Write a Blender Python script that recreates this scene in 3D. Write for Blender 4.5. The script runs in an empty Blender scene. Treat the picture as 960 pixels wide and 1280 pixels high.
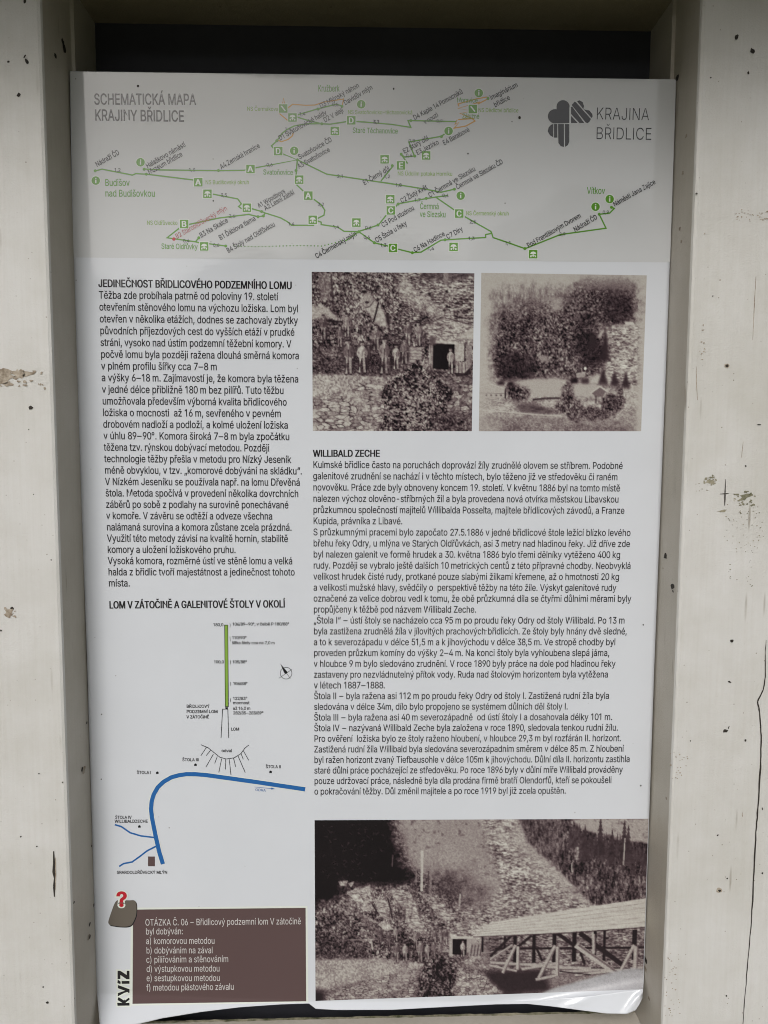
import bpy, math, random
import numpy as np
from mathutils import Matrix, Vector

# ------------------------------------------------------------------ camera, light, exposure
D = 0.93            # metres from the lens to the poster's plane
ZC = 1.62           # lens height above the ground
F = 960.0           # focal length in photo pixels (photo 960 x 1280)
RX, RY, RZ = -0.08966195, 0.02057802, -0.00408181
def _rot():
    cz, sz, cx, sx, cy, sy = math.cos(RZ), math.sin(RZ), math.cos(RX), math.sin(RX), math.cos(RY), math.sin(RY)
    Mz = np.array([[cz, -sz, 0], [sz, cz, 0], [0, 0, 1]]); Mx = np.array([[1, 0, 0], [0, cx, -sx], [0, sx, cx]]); My = np.array([[cy, 0, sy], [0, 1, 0], [-sy, 0, cy]])
    return My @ Mx @ Mz
R = _rot()
scene = bpy.context.scene
COL = scene.collection
cam = bpy.data.objects.new('camera', bpy.data.cameras.new('camera')); COL.objects.link(cam)
_w = lambda v: Vector((v[0], v[2], -v[1]))
rx, uy, bk = _w(R[:, 0]), -_w(R[:, 1]), -_w(R[:, 2])
cam.matrix_world = Matrix(((rx.x, uy.x, bk.x, 0), (rx.y, uy.y, bk.y, -D), (rx.z, uy.z, bk.z, ZC), (0, 0, 0, 1)))
cam.data.sensor_fit = 'VERTICAL'; cam.data.sensor_height = 36.0; cam.data.lens = F/1280*36.0
cam.data.clip_start = 0.01; cam.data.clip_end = 2000
scene.camera = cam

SUN_EL, SUN_AZ = math.radians(37), math.radians(195)       # high and behind the photographer, veiled by cloud
world = bpy.data.worlds.new('World'); scene.world = world; world.use_nodes = True
nt = world.node_tree; bg = nt.nodes['Background']
sky = nt.nodes.new('ShaderNodeTexSky'); sky.sky_type = 'NISHITA'; sky.sun_disc = False
sky.sun_elevation = SUN_EL; sky.sun_rotation = SUN_AZ; sky.air_density = 1.0; sky.dust_density = 4.0; sky.ozone_density = 1.0
hs = nt.nodes.new('ShaderNodeHueSaturation'); hs.inputs['Saturation'].default_value = 0.30
nt.links.new(sky.outputs[0], hs.inputs['Color']); nt.links.new(hs.outputs[0], bg.inputs['Color'])
bg.inputs['Strength'].default_value = 0.12
sun = bpy.data.objects.new('sun', bpy.data.lights.new('sun', 'SUN')); COL.objects.link(sun)
sun.data.energy = 1.0; sun.data.angle = math.radians(20); sun.data.color = (1.0, 0.98, 0.95)
_sd = Vector((math.sin(SUN_AZ)*math.cos(SUN_EL), math.cos(SUN_AZ)*math.cos(SUN_EL), math.sin(SUN_EL)))
sun.rotation_euler = _sd.to_track_quat('Z', 'Y').to_euler()
scene.cycles.use_denoising = True; scene.cycles.denoising_quality = 'HIGH'; scene.cycles.use_adaptive_sampling = False
scene.cycles.pixel_filter_type = 'BLACKMAN_HARRIS'; scene.cycles.filter_width = 1.05
scene.view_settings.view_transform = 'Standard'; scene.view_settings.look = 'None'
scene.view_settings.exposure = 0.30; scene.view_settings.gamma = 1.0; scene.view_settings.use_curve_mapping = False

# ------------------------------------------------------------------ helpers
def lin(c): return tuple(((v/255.0)/12.92 if v/255.0 <= 0.04045 else ((v/255.0+0.055)/1.055)**2.4) for v in c)
def plane_xy(px, py):
    """photo measurement -> place on the poster's plane, in units of D (x right, y down from the lens axis' foot)"""
    d = R @ np.array([(px-480.0)/F, (py-640.0)/F, 1.0]); return d[0]/d[2], d[1]/d[2]
def to_px(X, Y):
    v = R.T @ np.stack([X, Y, np.ones_like(X)]); return 480+F*v[0]/v[2], 640+F*v[1]/v[2]
def W3(X, Y, w): return (X*D, -w*D, ZC-Y*D)           # board units (w = towards the viewer) -> metres
def at(px, py, w=0.0):
    X, Y = plane_xy(px, py); return W3(X*(1-w), Y*(1-w), w)

# the sheet has come loose along its lower edge: how far it stands off its plane
FOLD = np.array([(100, 1240.5), (121, 1241.5), (167, 1243.8), (388, 1252), (590, 1252), (675, 1251), (740, 1245), (803.5, 1236.5), (830, 1233)])
def bend(px, py):
    f = np.interp(px, FOLD[:, 0], FOLD[:, 1]); s = py-f
    w = 0.36*(np.sqrt(s*s+2.0)+s)/2/F
    k = np.clip((px-610)/190.0, 0, 1); k = k*k*(3-2*k)
    u = np.clip((py-(f-20*k-4))/(20*k+4), 0, 1)
    w = w+0.012*k*u*u
    q = (px-745)*0.55+(py-1236)*0.83; w = w+0.0035*np.exp(-(q/7.0)**2)*np.clip((s+2)/10.0, 0, 1)*np.clip((px-690)/60.0, 0, 1)
    q = (px-795)*0.80+(py-1250)*0.6; w = w+0.003*np.exp(-(q/4.0)**2)*np.clip((s+3)/10.0, 0, 1)*np.clip((px-770)/20.0, 0, 1)
    w = w+0.0005*np.sin(px/70.0+py/160.0)*np.sin(py/120.0+1.0)+0.00018*np.sin(px/33.0-py/90.0)
    return w+0.0010
STEP = 0.00009
def print_xyz(X, Y, level):
    px, py = to_px(X, Y); w = bend(px, py)+STEP*level
    return np.stack([X*(1-w)*D, -w*D, ZC-Y*(1-w)*D], 1)

def add_mesh(name, verts, faces, mats, parent=None, fmat=None, smooth=False):
    me = bpy.data.meshes.new(name); me.from_pydata([tuple(map(float, v)) for v in verts], [], [tuple(int(i) for i in f) for f in faces])
    for m in (mats if isinstance(mats, (list, tuple)) else [mats]): me.materials.append(m)
    if fmat is not None: me.polygons.foreach_set('material_index', np.asarray(fmat, np.int32))
    if smooth: me.polygons.foreach_set('use_smooth', np.ones(len(me.polygons), bool))
    me.update(); o = bpy.data.objects.new(name, me); COL.objects.link(o)
    if parent: o.parent = parent; o.matrix_parent_inverse = parent.matrix_world.inverted()
    return o
def thing(name, loc, label, cat):
    e = bpy.data.objects.new(name, None); COL.objects.link(e); e.location = loc; e.empty_display_size = 0.1
    e['label'] = label; e['category'] = cat; bpy.context.view_layer.update(); return e

# ------------------------------------------------------------------ materials
def mat(name):
    m = bpy.data.materials.new(name); m.use_nodes = True; t = m.node_tree; return m, t, t.nodes['Principled BSDF']
def node(t, kind, **kw):
    n = t.nodes.new(kind)
    for k, v in kw.items():
        if k in n.inputs: n.inputs[k].default_value = v
        else: setattr(n, k, v)
    return n
GLOSS = dict(rough=0.06, spec=0.38)
def _finish(t, b, bump=0.02):
    b.inputs['Roughness'].default_value = GLOSS['rough']; b.inputs['Specular IOR Level'].default_value = GLOSS['spec']
    g = node(t, 'ShaderNodeNewGeometry'); n = node(t, 'ShaderNodeTexNoise', Scale=130.0, Detail=3.0); bp = node(t, 'ShaderNodeBump', Strength=bump, Distance=0.002)
    t.links.new(g.outputs['Position'], n.inputs['Vector']); t.links.new(n.outputs['Fac'], bp.inputs['Height']); t.links.new(bp.outputs[0], b.inputs['Normal'])
def print_mat(name, rgb, speck=False):
    m, t, b = mat(name); b.inputs['Base Color'].default_value = (*rgb, 1); _finish(t, b)
    if speck:                       # fly dirt and dust on the sheet
        g = node(t, 'ShaderNodeNewGeometry'); n = node(t, 'ShaderNodeTexNoise', Scale=9.0, Detail=5.0, Roughness=0.6); r = node(t, 'ShaderNodeValToRGB')
        r.color_ramp.elements[0].position = 0.3; r.color_ramp.elements[0].color = (*[c*0.955 for c in rgb], 1); r.color_ramp.elements[1].position = 0.7; r.color_ramp.elements[1].color = (*rgb, 1)
        v = node(t, 'ShaderNodeTexVoronoi', Scale=46.0, Randomness=1.0); r2 = node(t, 'ShaderNodeValToRGB'); r2.color_ramp.elements[0].position = 0.030; r2.color_ramp.elements[0].color = (0.5, 0.48, 0.45, 1); r2.color_ramp.elements[1].position = 0.05
        mx = node(t, 'ShaderNodeMix', data_type='RGBA', blend_type='MULTIPLY'); n2 = node(t, 'ShaderNodeTexNoise', Scale=14.0); r3 = node(t, 'ShaderNodeValToRGB'); r3.color_ramp.elements[0].position = 0.52; r3.color_ramp.elements[1].position = 0.60
        for q in (n, v, n2): t.links.new(g.outputs['Position'], q.inputs['Vector'])
        t.links.new(n.outputs['Fac'], r.inputs[0]); t.links.new(v.outputs['Distance'], r2.inputs[0]); t.links.new(n2.outputs['Fac'], r3.inputs[0]); t.links.new(r3.outputs[0], mx.inputs[0])
        t.links.new(r.outputs[0], mx.inputs[6]); t.links.new(r2.outputs[0], mx.inputs[7]); t.links.new(mx.outputs[2], b.inputs['Base Color'])
    return m
def ink_mat():
    m, t, b = mat('photograph_ink'); a = node(t, 'ShaderNodeVertexColor', layer_name='ink'); t.links.new(a.outputs[0], b.inputs['Base Color']); _finish(t, b); return m
def wood_paint(name, rgb, seed=0.0, speck=1.0):
    m, t, b = mat(name); L = t.links.new
    g = node(t, 'ShaderNodeNewGeometry'); mp = node(t, 'ShaderNodeMapping'); mp.inputs['Location'].default_value = (seed, seed*1.7, seed*0.6); L(g.outputs['Position'], mp.inputs['Vector'])
    st = node(t, 'ShaderNodeMapping'); st.inputs['Scale'].default_value = (1.0, 1.0, 0.035); L(mp.outputs[0], st.inputs['Vector'])
    grain = node(t, 'ShaderNodeTexNoise', Scale=260.0, Detail=3.0, Roughness=0.6); L(st.outputs[0], grain.inputs['Vector'])
    blot = node(t, 'ShaderNodeTexNoise', Scale=7.0, Detail=6.0, Roughness=0.62); L(mp.outputs[0], blot.inputs['Vector'])
    r1 = node(t, 'ShaderNodeValToRGB'); r1.color_ramp.elements[0].position = 0.30; r1.color_ramp.elements[0].color = (*[c*k for c, k in zip(rgb, (0.84, 0.83, 0.79))], 1); r1.color_ramp.elements[1].position = 0.62; r1.color_ramp.elements[1].color = (*rgb, 1); L(blot.outputs['Fac'], r1.inputs[0])
    r2 = node(t, 'ShaderNodeValToRGB'); r2.color_ramp.elements[0].position = 0.30; r2.color_ramp.elements[0].color = (0.965, 0.96, 0.95, 1); r2.color_ramp.elements[1].position = 0.60; L(grain.outputs['Fac'], r2.inputs[0])
    m1 = node(t, 'ShaderNodeMix', data_type='RGBA', blend_type='MULTIPLY'); m1.inputs[0].default_value = 1.0; L(r1.outputs[0], m1.inputs[6]); L(r2.outputs[0], m1.inputs[7])
    # fine cracks along the grain and dirt specks, both patchy
    s3 = node(t, 'ShaderNodeMapping'); s3.inputs['Scale'].default_value = (1.0, 1.0, 0.10); L(mp.outputs[0], s3.inputs['Vector'])
    ck = node(t, 'ShaderNodeTexVoronoi', Scale=62.0); L(s3.outputs[0], ck.inputs['Vector']); rk = node(t, 'ShaderNodeValToRGB'); rk.color_ramp.elements[0].position = 0.055; rk.color_ramp.elements[0].color = (0.62, 0.59, 0.54, 1); rk.color_ramp.elements[1].position = 0.12; L(ck.outputs['Distance'], rk.inputs[0])
    pz = node(t, 'ShaderNodeTexNoise', Scale=11.0, Detail=3.0); L(mp.outputs[0], pz.inputs['Vector']); rp = node(t, 'ShaderNodeValToRGB'); rp.color_ramp.elements[0].position = 0.44; rp.color_ramp.elements[1].position = 0.64; L(pz.outputs['Fac'], rp.inputs[0])
    m2 = node(t, 'ShaderNodeMix', data_type='RGBA', blend_type='MULTIPLY'); L(rp.outputs[0], m2.inputs[0]); L(m1.outputs[2], m2.inputs[6]); L(rk.outputs[0], m2.inputs[7])
    sp = node(t, 'ShaderNodeTexVoronoi', Scale=95.0); L(mp.outputs[0], sp.inputs['Vector']); rs_ = node(t, 'ShaderNodeValToRGB'); rs_.color_ramp.elements[0].position = 0.045; rs_.color_ramp.elements[0].color = (0.42, 0.38, 0.33, 1); rs_.color_ramp.elements[1].position = 0.085; L(sp.outputs['Distance'], rs_.inputs[0])
    p2 = node(t, 'ShaderNodeTexNoise', Scale=17.0, Detail=2.0); L(st.outputs[0], p2.inputs['Vector']); p2m = node(t, 'ShaderNodeMapping'); p2m.inputs['Location'].default_value = (5, 3, 1); L(mp.outputs[0], p2m.inputs['Vector']); L(p2m.outputs[0], p2.inputs['Vector'])
    rp2 = node(t, 'ShaderNodeValToRGB'); rp2.color_ramp.elements[0].position = 0.42; rp2.color_ramp.elements[1].position = 0.58; rp2.color_ramp.elements[1].color = (speck, speck, speck, 1); L(p2.outputs['Fac'], rp2.inputs[0])
    m3 = node(t, 'ShaderNodeMix', data_type='RGBA', blend_type='MULTIPLY'); L(rp2.outputs[0], m3.inputs[0]); L(m2.outputs[2], m3.inputs[6]); L(rs_.outputs[0], m3.inputs[7])
    L(m3.outputs[2], b.inputs['Base Color']); b.inputs['Roughness'].default_value = 0.5; b.inputs['Specular IOR Level'].default_value = 0.35
    b1 = node(t, 'ShaderNodeBump', Strength=0.10, Distance=0.0008); L(grain.outputs['Fac'], b1.inputs['Height'])
    b2 = node(t, 'ShaderNodeBump', Strength=0.4, Distance=0.0015); L(ck.outputs['Distance'], b2.inputs['Height']); mb = node(t, 'ShaderNodeMath', operation='MULTIPLY'); mb.inputs[1].default_value = 0.5; L(rp.outputs[0], mb.inputs[0]); L(mb.outputs[0], b2.inputs['Strength']); L(b1.outputs[0], b2.inputs['Normal']); pk = node(t, 'ShaderNodeTexNoise', Scale=520.0, Detail=3.0, Roughness=0.7); L(mp.outputs[0], pk.inputs['Vector']); b3 = node(t, 'ShaderNodeBump', Strength=0.42, Distance=0.0011); L(pk.outputs['Fac'], b3.inputs['Height']); L(b2.outputs[0], b3.inputs['Normal']); L(b3.outputs[0], b.inputs['Normal'])
    return m
def rough_mat(name, c1, c2, scale, rough=0.8):
    m, t, b = mat(name); g = node(t, 'ShaderNodeNewGeometry'); n = node(t, 'ShaderNodeTexNoise', Scale=scale, Detail=6.0, Roughness=0.65); r = node(t, 'ShaderNodeValToRGB')
    r.color_ramp.elements[0].position = 0.35; r.color_ramp.elements[0].color = (*c1, 1); r.color_ramp.elements[1].position = 0.65; r.color_ramp.elements[1].color = (*c2, 1)
    t.links.new(g.outputs['Position'], n.inputs['Vector']); t.links.new(n.outputs['Fac'], r.inputs[0]); t.links.new(r.outputs[0], b.inputs['Base Color']); b.inputs['Roughness'].default_value = rough
    return m

WHITE = (0.580, 0.602, 0.640)
M = dict(
    sheet=print_mat('sheet_print', WHITE, True), band=print_mat('map_print', (0.515, 0.525, 0.535), True), black=print_mat('black_ink', (0.020, 0.019, 0.021)),
    grey=print_mat('grey_ink', (0.012, 0.012, 0.014)), green=print_mat('green_ink', (0.095, 0.26, 0.028)), pale=print_mat('pale_ink', (0.62, 0.65, 0.60)), lime=print_mat('lime_ink', (0.20, 0.34, 0.055)),
    orange=print_mat('orange_ink', (0.50, 0.27, 0.05)), red=print_mat('red_ink', (0.42, 0.02, 0.03)), wine=print_mat('wine_ink', (0.36, 0.05, 0.06)), blue=print_mat('blue_ink', (0.020, 0.112, 0.33)), brown=print_mat('brown_ink', (0.098, 0.064, 0.064)),
    cream=print_mat('cream_ink', (0.54, 0.52, 0.51)), slate=print_mat('slate_ink', (0.125, 0.108, 0.09)), ink=ink_mat(),
    paint=wood_paint('white_painted_wood', (0.57, 0.563, 0.548)), paint2=wood_paint('cream_painted_wood', (0.50, 0.465, 0.41), 3.1, 0.5),
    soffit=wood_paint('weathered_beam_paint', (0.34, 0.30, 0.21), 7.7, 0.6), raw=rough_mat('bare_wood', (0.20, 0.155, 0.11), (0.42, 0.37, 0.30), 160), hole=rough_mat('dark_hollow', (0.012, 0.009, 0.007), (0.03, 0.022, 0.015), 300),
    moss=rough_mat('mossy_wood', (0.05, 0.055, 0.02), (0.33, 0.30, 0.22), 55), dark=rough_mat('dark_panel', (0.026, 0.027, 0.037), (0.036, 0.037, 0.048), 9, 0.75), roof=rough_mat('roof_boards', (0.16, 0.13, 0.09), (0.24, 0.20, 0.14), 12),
    ground=rough_mat('gravel_and_grass', (0.07, 0.085, 0.035), (0.17, 0.15, 0.11), 3), hill=rough_mat('wooded_slope', (0.018, 0.03, 0.012), (0.05, 0.075, 0.028), 0.35))

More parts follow.
